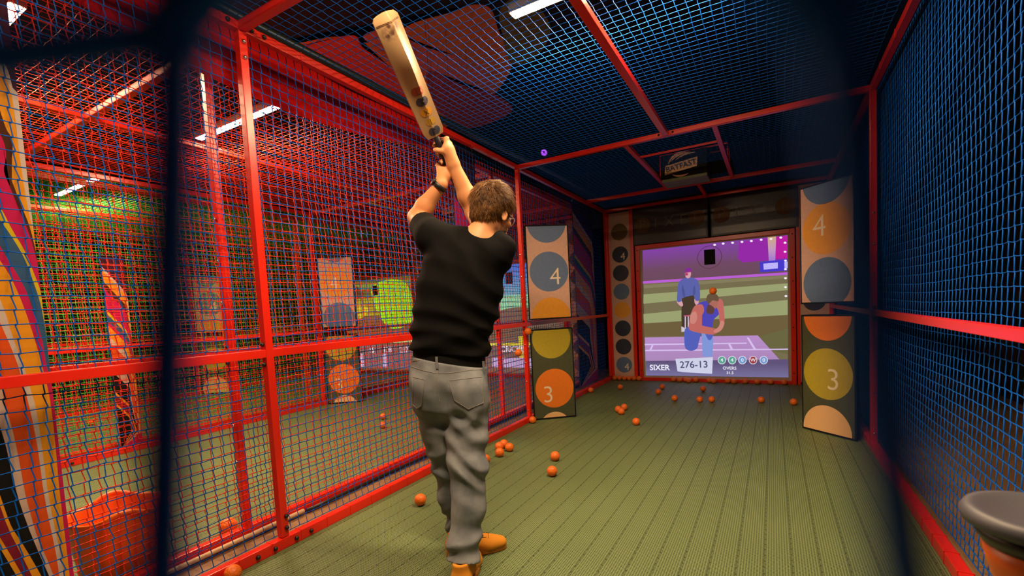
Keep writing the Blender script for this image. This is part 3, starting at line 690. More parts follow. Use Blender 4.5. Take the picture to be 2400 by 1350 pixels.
def make_banner():
    root = empty('striped_banner'); b = MB(); yl, zt = EDGE - .36, 2.62
    b.box((-.008, yl, .02), (0, EDGE, zt), BN['dark'], 0)
    for i, (c, pts) in enumerate(curves):
        Q = [at(x, y, 0, -.18)[1:] for x, y in pts]; Q = [(min(q[0], EDGE), max(q[1], .02)) for q in Q]
        Q = catmull(Q, 4, False); Q = [(min(a, EDGE), max(z, .02)) for a, z in Q]
        a0 = Q[0]; sl = min(1.0, (Q[0][1] - Q[3][1]) / max(.01, Q[3][0] - Q[0][0])); left = (yl, min(zt, a0[1] + (a0[0] - yl) * sl))
        P = [left] + Q
        if abs(P[-1][0] - EDGE) < .012 and P[-1][1] > .03: P[-1] = (EDGE, P[-1][1]); P.append((EDGE, .02))
        P.append((yl, .02))
        b.poly([(.0004 * (i + 1), y, z) for y, z in P], BN[c])
    b.build('printed_cloth', root)
    MB().tube([(-.004, yl, zt), (-.004, EDGE, zt)], .012, BLACK, 8).build('hanging_rod', root)
    for y in (yl + .03, EDGE - .03): MB().tube([(-.004, y, zt), (-.004, y, 3.6)], .0015, BLACK, 6).build('hanging_cord', root)
    return root
bn = make_banner(); bn.location.x = -.185
tag(bn, 'striped multicolour banner at the left edge, behind the blue net', 'banner', 'striped banners between the cages')
for loc, lb in (((-.185, 3.04, 0), 'striped banner in the plank gap just behind the batter and his raised arms'),
                ((-.185, 6.15, 0), 'striped banner in the gap beyond the left target panels'),
                ((-PITCHX - .185, 1.50, 0), 'striped banner between the red and green cages, seen through the nets')):
    c = copy_tree(bn); c.location = loc; c['label'] = lb
for ch in [x for x in COL.objects if x.parent is not None and x.parent.name == 'striped_banner.002']: ch.scale = (1, 2.2, 1)
for ch in [x for x in COL.objects if x.parent is not None and x.parent.name == 'striped_banner.003']: ch.scale = (1, .5, .72)
bx = [x for x in COL.objects if x.name == 'striped_banner.003'][0]; bx.location = (-PITCHX - .185, .77 - .5 * EDGE, 0)
bx = [x for x in COL.objects if x.name == 'striped_banner.002'][0]; bx.location = (-.185, 5.5 - 2.2 * EDGE, 0)

# ------------------------------------------------------------------ gap between cages: conduit, cable, roof hose, bunched red cloth, bin
tag(MB().tube([(-.292, -2.6, .0145), (-.294, -.6, .0145), (-.296, .34, .0145)], .013, mat('beige_conduit', (.62, .44, .27), .5), 10).build('conduit', smooth=True), 'beige conduit pipe lying on the planks beside the red bottom rail', 'pipe')
tag(MB().tube([(-.292, .36, .010)] + [(-.292 + .006 * math.sin(y * 5), y, .010) for y in np.arange(.5, 5.4, .2)], .011, BLACK, 8).build('cable', smooth=True), 'black cable along the foot of the red cage in the plank gap', 'cable')
hose = MB().tube([(max(-.135, -.142 + .037 * y), y, 2.72 - .012 * math.sin(max(0, y) * 1.4)) for y in np.arange(-2.4, 5.61, .2)], .026, mat('dark_hose', (.010, .022, .024), .4), 12).build('hose', smooth=True)
tag(hose, 'black hose running beside the blue cage roof under the mural', 'hose')
hb = [MB().tube([(hp[0], hp[1], 2.74), (hp[0], hp[1], 3.6)], .0015, BLACK, 6) for hp in ((-.16, -.5), (-.09, 1.6), (-.03, 3.2), (.02, 4.8))]
for b_ in hb: b_.build('hanging_wire', hose)
REDCLOTH = mat('red_gauze', (.46, .005, .004), .85, spec=.1, bump=(30, .01, .6, (1, 4, 1)))
def bunched(name, y0, y1, x0, x1, z0, z1, seed):
    g = np.random.default_rng(seed); nu, nv = 90, 26; b = MB(); vs_ = []
    ph = g.random(6) * 6
    for i in range(nu):
        u = i / (nu - 1); y = y0 + u * (y1 - y0)
        for k in range(nv):
            v = k / (nv - 1); sag = math.sin(math.pi * u) * .10
            z = z1 - v * (z1 - z0) * (.65 + .35 * math.sin(math.pi * u)) - sag * v
            x = x0 + (x1 - x0) * (.5 + .5 * math.sin(v * 3.0 + .4)) + .012 * math.sin(v * 19 + 2.2 * math.sin(u * 5 + ph[0]) + ph[1]) + .008 * math.sin(v * 41 + u * 9 + ph[2])
            vs_.append((x, y, z))
    b.add(vs_, [(i * nv + k, i * nv + k + 1, (i + 1) * nv + k + 1, (i + 1) * nv + k) for i in range(nu - 1) for k in range(nv - 1)], REDCLOTH)
    return b.build(name, smooth=True)
gc = bunched('gathered_cloth', -.9, 1.85, -.255, -.215, 2.48, 2.80, 3)
for y in (-.8, .4, 1.75): MB().tube([(-.235, y, 2.78), (-.235, y, 3.6)], .0015, BLACK, 6).build('hanging_cord', gc)
tag(gc, 'gathered red gauze slung above the plank gap beside the red cage', 'cloth')
# orange tub inside the red cage
tub = empty('plastic_tub', (-.60, -.44, 0)); OT = mat('orange_tub', (.85, .15, .008), .35)
def tub_wall():
    b = MB(); n = 48; rings = []
    prof = [(.155, .0), (.162, .006), (.178, .13), (.200, .285), (.207, .298), (.201, .301), (.193, .285), (.172, .13), (.154, .012)]
    vs_ = []
    for r, z in prof:
        for k in range(n):
            t = 2 * math.pi * k / n; lift = .03 * max(0, math.cos(2 * t + .5)) ** 3 * (1 if z > .25 else 0); vs_.append((r * math.cos(t), r * math.sin(t), z + lift))
    b.add(vs_, [(i * n + k, i * n + (k + 1) % n, (i + 1) * n + (k + 1) % n, (i + 1) * n + k) for i in range(len(prof) - 1) for k in range(n)] + [tuple(range(n))[::-1], tuple((len(prof) - 1) * n + k for k in range(n))], OT)
    return b
tub_wall().build('bucket', tub, True)
for s in (1, -1):
    t0 = -.25 + (0 if s > 0 else math.pi)
    MB().tube([(math.cos(t0 + a) * .199, math.sin(t0 + a) * .199, .295 + .032 * math.cos(a / .42 * math.pi / 2)) for a in np.linspace(-.42, .42, 13)], .012, OT, 8).build('handle', tub, True)
tag(tub, 'orange plastic tub in the red cage at the lower left corner', 'tub')

# ------------------------------------------------------------------ balls
R_B = .036
def make_ball():
    bm = bmesh.new(); bmesh.ops.create_icosphere(bm, subdivisions=4, radius=1)
    me = bpy.data.meshes.new('ball'); b = MB(); s = R_B
    g = [v.co.copy() for v in bm.verts]; bm.free()
    bm2 = bmesh.new(); bmesh.ops.create_icosphere(bm2, subdivisions=2, radius=1); ctr = np.array([v.co[:] for v in bm2.verts]); bm2.free()
    bm = bmesh.new(); bmesh.ops.create_icosphere(bm, subdivisions=5, radius=1)
    for v in bm.verts:
        d = float((ctr @ np.array(v.co[:])).max()); ang = math.acos(min(1, d)); dimp = max(0, 1 - (ang / .13) ** 2)
        v.co *= R_B * (1 - .035 * dimp)
    b.bm(bm, BALL); return b.build('practice_ball', smooth=True)
ball0 = make_ball(); USED = [False]
def ball(loc, label, scale=1.):
    o = ball0 if not USED[0] else ball0.copy()
    if USED[0]: COL.objects.link(o)
    USED[0] = True; o.location = loc; o.rotation_euler = (random.random() * 6, random.random() * 6, random.random() * 6); o.scale = (scale,) * 3
    tag(o, label, 'ball', 'orange practice balls'); return o
def fball(px, py, label): p = at(px, py, 2, R_B); return ball((p[0], p[1], R_B), label)
p = at(565, 1334, 2, .06); ball((.044, p[1] - .01, R_B), 'orange dimpled ball against the red bottom rail at the lower frame edge')
fball(985, 1171, 'orange dimpled ball alone on the floor left of the batter\'s shins')
fball(1138, 1076, 'orange ball touching the outline of the batter\'s right knee')
for (x, y), lb in (((1170, 1046), 'leftmost rear ball of the four clustered right of the batter'), ((1181, 1040), 'rearmost ball of the four clustered right of the batter'), ((1194, 1048), 'rightmost ball of the four clustered right of the batter'), ((1171, 1060), 'nearest ball of the four clustered right of the batter')): fball(x, y, lb)
fball(1301, 1069, 'farther of two orange balls lying in a line on the open floor'); fball(1294, 1104, 'nearer of two orange balls lying in a line on the open floor')
ball((.050, 2.752, R_B), 'orange ball at the foot of the left post beside the lower target panel')
fball(1491, 988, 'single orange ball on the floor in front of the trio of balls')
for (x, y), lb in (((1449, 959), 'left ball of the trio in front of the circle column'), ((1463, 954), 'right ball of the trio in front of the circle column'), ((1456, 964), 'front ball of the trio in front of the circle column')): fball(x, y, lb)
for (x, y), lb in (((1454, 907), 'orange ball just in front of the circle column board'), ((1385, 914), 'orange ball against the left rail before the circle column'),
    ((1552, 906), 'upper ball of a slanting pair before the screen'), ((1543, 918), 'lower ball of a slanting pair before the screen'), ((1581, 933), 'ball nearest the camera below the white score card'),
    ((1640, 936), 'left ball of the two side by side on the dark lane'), ((1668, 936), 'right ball of the two side by side on the dark lane'), ((1648, 911), 'ball just off the foot of the screen under the bowler'),
    ((1784, 937), 'lone orange ball right of the pair on the dark lane'), ((1860, 942), 'orange ball beside the left edge of the right target panel')): fball(x, y, lb)
row = [1579, 1594, 1608, 1616, 1631, 1663, 1674, 1706, 1721, 1747, 1775, 1806, 1838]; ordn = ['leftmost', 'second', 'third', 'fourth', 'fifth', 'sixth', 'seventh', 'eighth', 'ninth', 'tenth', 'eleventh', 'twelfth', 'last']
for i, x in enumerate(row):
    p = at(x, 897, 1, Y4 - .06); off = {1: .03, 3: .062, 6: .048, 8: .03, 10: .02}.get(i, 0)
    ball((p[0], Y4 - .062 - off, R_B), '%s ball from the left in the row along the foot of the screen' % ordn[i])
for i, x in enumerate((1429, 1443, 1454, 1464, 1475, 1486)):
    p = at(x, 891, 1, Y4 - .06); ball((.052 + .0745 * i, Y4 - .062, R_B), '%s ball from the left along the foot of the circle column' % (ordn[i] if i < 5 else 'last'))
ball(J(1671, 682, 4.745), 'red orange ball in mid air in front of the projected bowler')
ball((.0385, 2.765, .94), 'orange ball caught beside the left post at middle rail height'); ball((-.025, 2.66, .735), 'orange ball caught in the blue net below the middle rail')
for (x, y), lb in (((898, 976), 'farther of two balls on the red cage floor'), ((897, 996), 'nearer of two balls on the red cage floor'), ((212, 990), 'ball on the floor of the farthest cage')): fball(x, y, lb)
ball((-.45, -.02, R_B * 1.3), 'large orange ball behind the red bottom rail of the red cage', 1.3)

# ------------------------------------------------------------------ net at the entrance, close before the view
def entrance_net():
    b = MB()
    PL0 = J(412, 80, .030); PR0 = J(1952, 40, .0195); vL = J(345, 2700, .030) - PL0; vR = J(2330, 2900, .0195) - PR0; u = PR0 - PL0
    mid = -vL * .16
    uL = PL0 - J(-900, 190, .0225)
    node = lambda i, k: PL0 + (u if i > 0 else uL) * i + (vL + (vR - vL) * min(1, max(0, i))) * k
    for k in range(-14, 16):
        for i in range(-22, 12):
            a = node(i, k)
            if abs(a[2] - 1.3) > 1.25: continue
            n_ = 5 if abs(i) < 3 and abs(k) < 3 else 2
            lin = lambda a, c, m_=None: [a + (c - a) * t + (m_ * math.sin(math.pi * t) if m_ is not None else 0) for t in np.linspace(0, 1, n_ + 1)]
            r_ = .0015 if i <= 0 else .0012
            b.tube(lin(a, node(i, k + 1)), r_, NAVY_NET, 8, False); b.tube(lin(a, node(i + 1, k), mid if i >= 0 else mid * -.05), r_, NAVY_NET, 8, False)
            b.ball(a, r_ * 1.6, NAVY_NET, 1)
    return b.build('entrance_net', smooth=True)
tag(entrance_net(), 'navy net hanging close in front of the view, blurred dark bands left and right', 'net', 'upright side nets')

# ------------------------------------------------------------------ pedestal in the near right corner
pp = J(2452, 1206, .5)
ped = empty('pedestal', (pp[0], pp[1], 0)); zc = pp[2]
MB().lathe([(0, zc - .004), (.050, zc - .002), (.056, zc + .002), (.064, zc + .001), (.068, zc - .006), (.066, zc - .016), (.058, zc - .018)], mat('grey_rubber', (.075, .078, .10), .5), (0, 0, 0), 40).build('cap', ped, True)
MB().lathe([(.058, zc - .0205), (.056, zc - .028), (.050, zc - .038)], BLACK, (0, 0, 0), 40).build('collar', ped, True)
MB().lathe([(.050, zc - .0385), (.046, zc - .06), (.040, zc - .08), (.037, zc - .088), (.034, zc - .2), (.034, .03)], mat('orange_post', (.62, .11, .01), .4), (0, 0, 0), 40).build('post', ped, True)
MB().lathe([(.12, 0), (.12, .012), (.10, .024), (.04, .030)], BLACK, (0, 0, 0), 40).build('base', ped, True)
tag(ped, 'tapered orange pedestal with dark collar and grey cap, in the near right corner', 'pedestal')
#@MAN
# ------------------------------------------------------------------ the batter: bodies grown as smooth volumes
class Blob:
    """a signed distance field on a grid; limbs are blended tapered capsules, the surface is meshed at the end"""
    def __init__(s, lo, hi, h):
        s.o = np.array(lo, float); s.h = h; s.n = np.ceil((np.array(hi) - s.o) / h).astype(int) + 1
        s.F = np.full(s.n, .25, np.float32); s.ax = [s.o[i] + h * np.arange(s.n[i]) for i in range(3)]
    def blk(s, lo, hi):
        i0 = np.clip(np.floor((np.array(lo) - s.o) / s.h).astype(int), 0, s.n - 1); i1 = np.clip(np.ceil((np.array(hi) - s.o) / s.h).astype(int) + 1, 1, s.n)
        sl = tuple(slice(a, b) for a, b in zip(i0, i1))
        X = s.ax[0][sl[0]][:, None, None]; Y = s.ax[1][sl[1]][None, :, None]; Z = s.ax[2][sl[2]][None, None, :]
        return sl, X, Y, Z
    def mix(s, sl, d, k, sub=False):
        F = s.F[sl]
        if sub:
            h = np.maximum(k - np.abs(F + d), 0) / k if k > 0 else 0; s.F[sl] = np.maximum(F, -d) + h * h * k * .25
        else:
            h = np.maximum(k - np.abs(F - d), 0) / k; s.F[sl] = np.minimum(F, d) - h * h * k * .25
    def cap(s, a, b, ra, rb, k=.02, flat=None, sub=False):
        a, b = np.array(a, float), np.array(b, float); m = max(ra, rb) + k + .03
        sl, X, Y, Z = s.blk(np.minimum(a, b) - m, np.maximum(a, b) + m)
        px, py, pz = X - a[0], Y - a[1], Z - a[2]; ba = b - a
        if flat is not None:
            f, q = flat; t = (px * f[0] + py * f[1] + pz * f[2]) * (1 / q - 1); px, py, pz = px + f[0] * t, py + f[1] * t, pz + f[2] * t
            ba = ba + f * (ba.dot(f)) * (1 / q - 1)
        t = np.clip((px * ba[0] + py * ba[1] + pz * ba[2]) / max(1e-9, ba.dot(ba)), 0, 1)
        d = np.sqrt((px - ba[0] * t) ** 2 + (py - ba[1] * t) ** 2 + (pz - ba[2] * t) ** 2) - (ra + (rb - ra) * t)
        if flat is not None: d = d * (.5 + .5 * flat[1])
        s.mix(sl, d.astype(np.float32), k, sub); return s
    def chain(s, P, R, k=.02, flat=None):
        for i in range(len(P) - 1): s.cap(P[i], P[i + 1], R[i], R[i + 1], k, flat)
        return s
    def ell(s, c, M3, rad, k=.02, sub=False):
        c = np.array(c, float); m = max(rad) + k + .02; sl, X, Y, Z = s.blk(c - m, c + m)
        q = [((X - c[0]) * M3[i][0] + (Y - c[1]) * M3[i][1] + (Z - c[2]) * M3[i][2]) / rad[i] for i in range(3)]
        r = np.sqrt(q[0] ** 2 + q[1] ** 2 + q[2] ** 2); d = (r - 1) * min(rad) if max(rad) / min(rad) > 2.2 else (r - 1) * (rad[0] * rad[1] * rad[2]) ** (1 / 3)
        s.mix(sl, d.astype(np.float32), k, sub); return s
    def plane(s, p0, n, lo=None, hi=None):
        """cut away everything on the n side of the plane (inside a box)"""
        sl, X, Y, Z = s.blk(lo if lo is not None else s.o, hi if hi is not None else s.o + s.n * s.h)
        s.F[sl] = np.maximum(s.F[sl], ((X - p0[0]) * n[0] + (Y - p0[1]) * n[1] + (Z - p0[2]) * n[2]).astype(np.float32)); return s
    def wave(s, fn):
        X, Y, Z = s.ax[0][:, None, None], s.ax[1][None, :, None], s.ax[2][None, None, :]; s.F += fn(X, Y, Z).astype(np.float32); return s
    def mesh(s, name, m, parent=None, smooth=3):
        F = s.F.copy(); F[0] = F[-1] = .1; F[:, 0] = F[:, -1] = .1; F[:, :, 0] = F[:, :, -1] = .1
        S = F < 0; c = [S[i:s.n[0] - 1 + i, j:s.n[1] - 1 + j, k:s.n[2] - 1 + k] for i in (0, 1) for j in (0, 1) for k in (0, 1)]
        anyc = c[0].copy(); allc = c[0].copy()
        for q in c[1:]: anyc |= q; allc &= q
        act = anyc & ~allc; ijk = np.argwhere(act); vid = np.full(act.shape, -1, np.int32); vid[tuple(ijk.T)] = np.arange(len(ijk))
        pos = np.zeros((len(ijk), 3)); cnt = np.zeros(len(ijk))
        for ax in range(3):
            for u in (0, 1):
                for v in (0, 1):
                    da = np.zeros(3, int); da[(ax + 1) % 3] = u; da[(ax + 2) % 3] = v; db = da.copy(); db[ax] = 1
                    fa = F[tuple((ijk + da).T)]; fb = F[tuple((ijk + db).T)]; x = (fa < 0) != (fb < 0); t = np.where(x, fa / np.where(x, fa - fb, 1), 0)
                    pos += np.where(x[:, None], da + t[:, None] * (db - da), 0); cnt += x
        V = s.o + s.h * (ijk + pos / cnt[:, None]); faces = []
        for ax in range(3):
            b, c_ = (ax + 1) % 3, (ax + 2) % 3
            lo = [slice(None)] * 3; hi = [slice(None)] * 3; lo[ax] = slice(0, -1); hi[ax] = slice(1, None)
            x = S[tuple(lo)] != S[tuple(hi)]; e = np.argwhere(x); e = e[(e[:, b] > 0) & (e[:, c_] > 0) & (e[:, b] < s.n[b] - 1) & (e[:, c_] < s.n[c_] - 1)]
            ins = S[tuple(e.T)]; q = []
            for du, dv in ((0, 0), (1, 0), (1, 1), (0, 1)):
                f = e.copy(); f[:, b] -= du; f[:, c_] -= dv; q.append(vid[tuple(f.T)])
            q = np.stack(q, 1); q[~ins] = q[~ins][:, ::-1]; faces.append(q)
        Q = np.concatenate(faces)
        for _ in range(smooth):                        # light relaxing
            acc = np.zeros_like(V); n = np.zeros(len(V))
            for a, b in ((0, 1), (1, 2), (2, 3), (3, 0)):
                np.add.at(acc, Q[:, a], V[Q[:, b]]); np.add.at(acc, Q[:, b], V[Q[:, a]]); np.add.at(n, Q[:, a], 1); np.add.at(n, Q[:, b], 1)
            V = V * .5 + .5 * acc / np.maximum(n, 1)[:, None]
        me = bpy.data.meshes.new(name); me.vertices.add(len(V)); me.vertices.foreach_set('co', V.astype(np.float32).ravel())
        me.loops.add(Q.size); me.loops.foreach_set('vertex_index', Q.astype(np.int32).ravel()); me.polygons.add(len(Q))
        me.polygons.foreach_set('loop_start', (np.arange(len(Q)) * 4).astype(np.int32)); me.polygons.foreach_set('use_smooth', np.ones(len(Q), dtype=bool))
        me.materials.append(m); me.update(calc_edges=True); me.validate(); s.V, s.Q = V, Q
        return link(name, me, parent)
    def bvh(s): return BVHTree.FromPolygons([Vector(v) for v in s.V], [tuple(int(i) for i in q) for q in s.Q])
unit = lambda v: np.array(v, float) / np.linalg.norm(v)
SKIN = mat('skin', (.66, .30, .13), .5, spec=.4, sss=.12, bump=(220, .0008, .25))
SHIRT = mat('black_cotton', (.0035, .0035, .0038), .85, spec=.12, bump=(300, .0006, .3))
UNDER = mat('black_band', (.006, .006, .006), .8, spec=.15)
DENIM = mat('grey_denim', (.145, .165, .185), .85, spec=.15, var=(11, (.225, .245, .265)), bump=(340, .0012, .5))
STITCH = mat('pale_stitch', (.30, .27, .22), .8)
SHOE = mat('tan_suede', (.64, .25, .020), .75, spec=.2, bump=(160, .001, .4))
SOLE = mat('tan_rubber', (.50, .18, .015), .6)
HAIR = mat('brown_hair', (.060, .028, .010), .5, spec=.35)
PANTS_D = C_F - np.array([0, 0, C_F[2]]); FW = unit(PANTS_D); RT = unit(np.cross(FW, [0, 0, 1]))
# joints: picture position and distance
S_L, E_L, W_L = J(1014, 556, 2.22), J(977, 510, 2.43), J(1034, 432, 2.37)
S_R, E_R, W_R = J(1158, 588, 2.20), J(1112, 498, 2.46), J(1062, 384, 2.37)
NB, HC = J(1122, 562, 2.20), J(1155, 494, 2.225)
B_TOE, B_SH = J(899, 34, 1.92), J(1020, 318, 2.30)
A = unit(B_TOE - B_SH); HND = .27                        # bat axis towards the toe
man = empty('person', at(1085, 1340, 2, 0)); mo = np.array(man.location)
tag(man, 'man in black t-shirt and grey jeans swinging a cricket bat up over his shoulder', 'person')
def under(o):                                          # parent while keeping the place
    o.parent = man; o.matrix_parent_inverse = Matrix.Translation(-Vector(mo)); return o
# --- head frame
hf = unit(C_R * .57 + C_F * .80 - C_U * .20); hu = unit(C_U + C_R * .16 + C_F * .10); hu = unit(hu - hf * hu.dot(hf)); hs = np.cross(hf, hu)   # his right side
HS = 1.06
def hp(f, s_, u): return HC + HS * (hf * f + hs * s_ + hu * u)
HM3 = (hf, hs, hu)
# --- body
lo = np.array([.2, -.15, 0.]); allp = [S_L, E_L, W_L, S_R, E_R, W_R, NB, HC, J(1010, 940, 2.2), J(1094, 1095, 2.1), at(1078, 1392, 2, 0), at(1183, 1280, 2, 0), B_SH]
lo = np.min(allp, 0) - .20; hi = np.max(allp, 0) + .20; lo[2] = -.01
body = Blob(lo, hi, .0042)
body.chain([J(1052, 900, 2.2), J(1060, 780, 2.2), J(1085, 650, 2.2)], [.135, .13, .15], .05, (FW, .62))
body.cap(NB + np.array([0, 0, -.03]), S_L, .075, .052, .05).cap(NB + np.array([0, 0, -.03]), S_R, .075, .052, .05)
body.cap(NB, hp(-.025, 0, -.075), .066, .060, .03)
body.chain([S_L, (S_L + E_L) / 2, E_L], [.056, .052, .046], .03)
fm = E_L * .66 + W_L * .34; body.chain([E_L, fm, W_L], [.045, .047, .029], .02)
body.chain([S_R, (S_R + E_R) / 2, E_R], [.056, .052, .047], .03)
fm = E_R * .66 + W_R * .34; body.chain([E_R, fm, W_R], [.047, .048, .030], .02)
# legs inside the jeans
HIPR, KNR, CLR, ANR = J(1096, 950, 2.19), J(1096, 1095, 2.10), J(1097, 1190, 2.06), J(1087, 1300, 2.01)
HIPL, KNL, CLL, ANL = J(1009, 945, 2.20), J(1048, 1085, 2.25), J(1060, 1160, 2.26), J(1078, 1238, 2.27)
body.chain([HIPR, KNR, CLR, ANR], [.075, .055, .05, .036], .04).chain([HIPL, KNL, CLL, ANL], [.075, .055, .05, .036], .04)
# head
body.ell(hp(-.008, 0, .018), HM3, (.100, .078, .102), .02).ell(hp(.035, 0, -.070), HM3, (.058, .056, .060), .03).cap(hp(.070, 0, -.108), hp(.066, 0, -.085), .022, .03, .02)
body.cap(hp(.086, 0, -.012), hp(.112, 0, -.045), .009, .014, .012).cap(hp(.104, .012, -.048), hp(.104, -.012, -.048), .009, .009, .008)     # nose
body.cap(hp(.086, .035, .012), hp(.086, -.035, .012), .012, .012, .015)                                                                    # brow
for s_ in (1, -1):
    body.ell(hp(.092, .032 * s_, -.010), HM3, (.016, .018, .013), .01, True)                                                               # eye socket
    body.ell(hp(.058, .052 * s_, -.042), HM3, (.022, .014, .018), .02)                                                                     # cheek
    e = hp(-.006, .076 * s_, -.034); EA = unit(hs * s_ * .85 - hf * .5); E2 = unit(np.cross(hu, EA))
    body.ell(e + EA * .006, (EA, E2, hu), (.0065, .016, .028), .006).ell(e + EA * .012, (EA, E2, hu), (.005, .009, .018), .005, True)        # ear
body.cap(hp(.098, .018, -.072), hp(.098, -.018, -.072), .0075, .0075, .008).cap(hp(.097, .016, -.084), hp(.097, -.016, -.084), .008, .008, .008)   # lips
body.cap(hp(.108, .018, -.0785), hp(.108, -.018, -.0785), .0025, .0025, .004, None, True)
# --- hands closed round the handle
def fist(P, wrist, Q, far, flip=1, thumb_up=.013):
    """P on the handle, Q towards the back of the hand, far the way the fingers go round"""
    Q = unit(Q - A * A.dot(Q)); S = far - A * A.dot(far); S = unit(S - Q * Q.dot(S))
    pt = lambda off, th, rho: P + A * off + rho * (Q * math.cos(th) + S * math.sin(th))
    offs = [.036, .0125, -.0115, -.034]; lens = [1.0, 1.08, 1.03, .9]
    for i, (o, l) in enumerate(zip(offs, lens)):
        kn = pt(o * 1.06, .55, .046 - .002 * abs(i - 1)); body.cap(wrist * .75 + pt(o * .8, .2, .036) * .25, kn, .018, .0140, .012)
        p1 = pt(o, 1.40, .0365); p2 = pt(o * .97, 2.35, .0315); p3 = pt(o * .95, 3.3 * l, .0285)
        body.cap(kn, p1, .0130, .0112, .004).cap(p1, p2, .0112, .0102, .003).cap(p2, p3, .0102, .0086, .003)
        body.ell(kn + unit(kn - P) * .0045, (Q, S, A), (.0145, .0145, .0108), .004)
    body.ell(pt(-.002, .10, .040), (Q, S, A), (.020, .030, .043), .012)
    body.cap(wrist, pt(-.008, .0, .040), .030, .028, .018).cap(wrist, pt(.010, -.5, .040), .025, .022, .018)
    t0, t1, t2, t3 = pt(-.010, -.60, .044), pt(thumb_up * .8, -1.05, .040), pt(thumb_up * 1.5, -1.75, .0335), pt(thumb_up * 1.5, -2.35, .0305)
    body.cap(wrist * .45 + t0 * .55, t0, .021, .0185, .012).cap(t0, t1, .0180, .0145, .006).cap(t1, t2, .0145, .0132, .003).cap(t2, t3, .0132, .0108, .003)
PR_H = B_SH - A * .078; PL_H = B_SH - A * .180
fist(PR_H, W_R, C_R * .95 - C_F * .22, C_F * .95)
fist(PL_H, W_L, -C_R * .55 - C_F * .70, C_F * .6 - C_R * .6)
body.cap(B_SH, B_SH - A * .34, .0190, .0190, 0, None, True)                    # the grip runs through both fists
bo = body.mesh('body', SKIN, None, 2); under(bo)
# --- t-shirt
sl, sh_ = np.min([J(1050, 860, 2.2) - .25, S_L - .16, E_L - .02], 0), np.max([J(1100, 560, 2.2) + .16, S_R + .2, S_L + .2, E_R], 0) + .05
sl[2] = J(1050, 852, 2.2)[2]
sh = Blob(sl, sh_, .0052)
sh.chain([J(1049, 900, 2.2), J(1056, 790, 2.2), J(1073, 700, 2.2), J(1086, 640, 2.2)], [.174, .176, .189, .196], .05, (FW, .69))
sh.cap(NB + np.array([0, 0, -.055]), S_L, .085, .074, .06).cap(NB + np.array([0, 0, -.055]), S_R + np.array([0, 0, -.005]), .085, .080, .06)
sh.cap(S_L, E_L, .080, .066, .04).cap(S_R, E_R, .086, .072, .04)
sh.cap(J(1164, 600, 2.18), J(1178, 590, 2.16), .05, .052, .05)
def crease(ph, p=1.6): return 1 - 2 * np.abs(np.sin(ph * .5)) ** p            # soft valleys, crisp ridges
def folds(X, Y, Z):
    u = (X - NB[0]) * RT[0] + (Y - NB[1]) * RT[1]; v = Z - NB[2]
    a = .0065 * crease(62 * (v + .30 * u) + 2.6 * np.sin(9 * u) + 1.2 * np.sin(14 * v)) * np.exp(-((v + .33) / .20) ** 2)
    b = .0075 * crease(50 * (v - .50 * u) + 2.0 * np.sin(7 * u + 1)) * np.exp(-((v + .50) / .12) ** 2)
    c = .0050 * crease(70 * (u * .8 + v * .25) + 2 * np.sin(11 * v)) * np.exp(-((v + .12) / .12) ** 2 - ((u + .05) / .2) ** 2)
    d = .0080 * crease(48 * (v + .75 * u) + 1.5) * np.exp(-((u - .16) / .09) ** 2)
    return -(a + b + c + d)
sh.wave(folds)
aL = unit(E_L - S_L); cL = S_L + (E_L - S_L) * .56; sh.plane(cL, aL, np.minimum(cL, E_L) - .12, np.maximum(cL, E_L) + .12)
aR = unit(E_R - S_R); cR = S_R + (E_R - S_R) * .50; bx = (np.minimum(cR, E_R) - .07, np.maximum(cR, E_R) + .1); sh.plane(cR, aR, *bx)
sh.cap(cL - aL * .03, E_L, .062, .066, .0, None, True) if False else sh.cap(cL - aL * .028, cL + aL * .06, .064, .064, .004, None, True)
sh.cap(cR - aR * .028, cR + aR * .06, .070, .070, .004, None, True)
hemn = unit(np.cross(FW, J(1147, 836, 2.2) - J(953, 818, 2.2))); hemn = hemn if hemn[2] < 0 else -hemn
sh.plane(J(1050, 827, 2.2), hemn)
sh.cap(J(1129, 540, 2.15), hp(-.02, 0, -.05), .060, .085, .012, None, True)         # neck opening
so = sh.mesh('t_shirt', SHIRT, None, 1); under(so)
# --- jeans
jl = np.min([J(950, 850, 2.2), J(1050, 1330, 1.98), J(1050, 1330, 2.3), HIPL - .15, HIPR - .15], 0) - .06; jh = np.max([J(1150, 830, 2.2), HIPL + .15, HIPR + .15, KNL + .1, ANL + .1], 0) + .06; jl[2] = .03
je = Blob(jl, jh, .0052)
je.chain([J(1051, 840, 2.2), J(1052, 880, 2.2), J(1055, 922, 2.2)], [.172, .173, .172], .04, (FW, .70))
je.cap(J(1010, 905, 2.14), J(1013, 940, 2.15), .076, .072, .06).cap(J(1095, 915, 2.12), J(1096, 950, 2.12), .088, .085, .06)
je.chain([HIPR, J(1094, 1020, 2.14), KNR, CLR, J(1088, 1262, 2.03), J(1084, 1322, 2.0)], [.104, .092, .082, .073, .064, .074], .035)
je.chain([HIPL + RT * .012, J(1032, 1020, 2.22), KNL, CLL, ANL, J(1078, 1262, 2.27)], [.092, .083, .072, .066, .056, .060], .03)
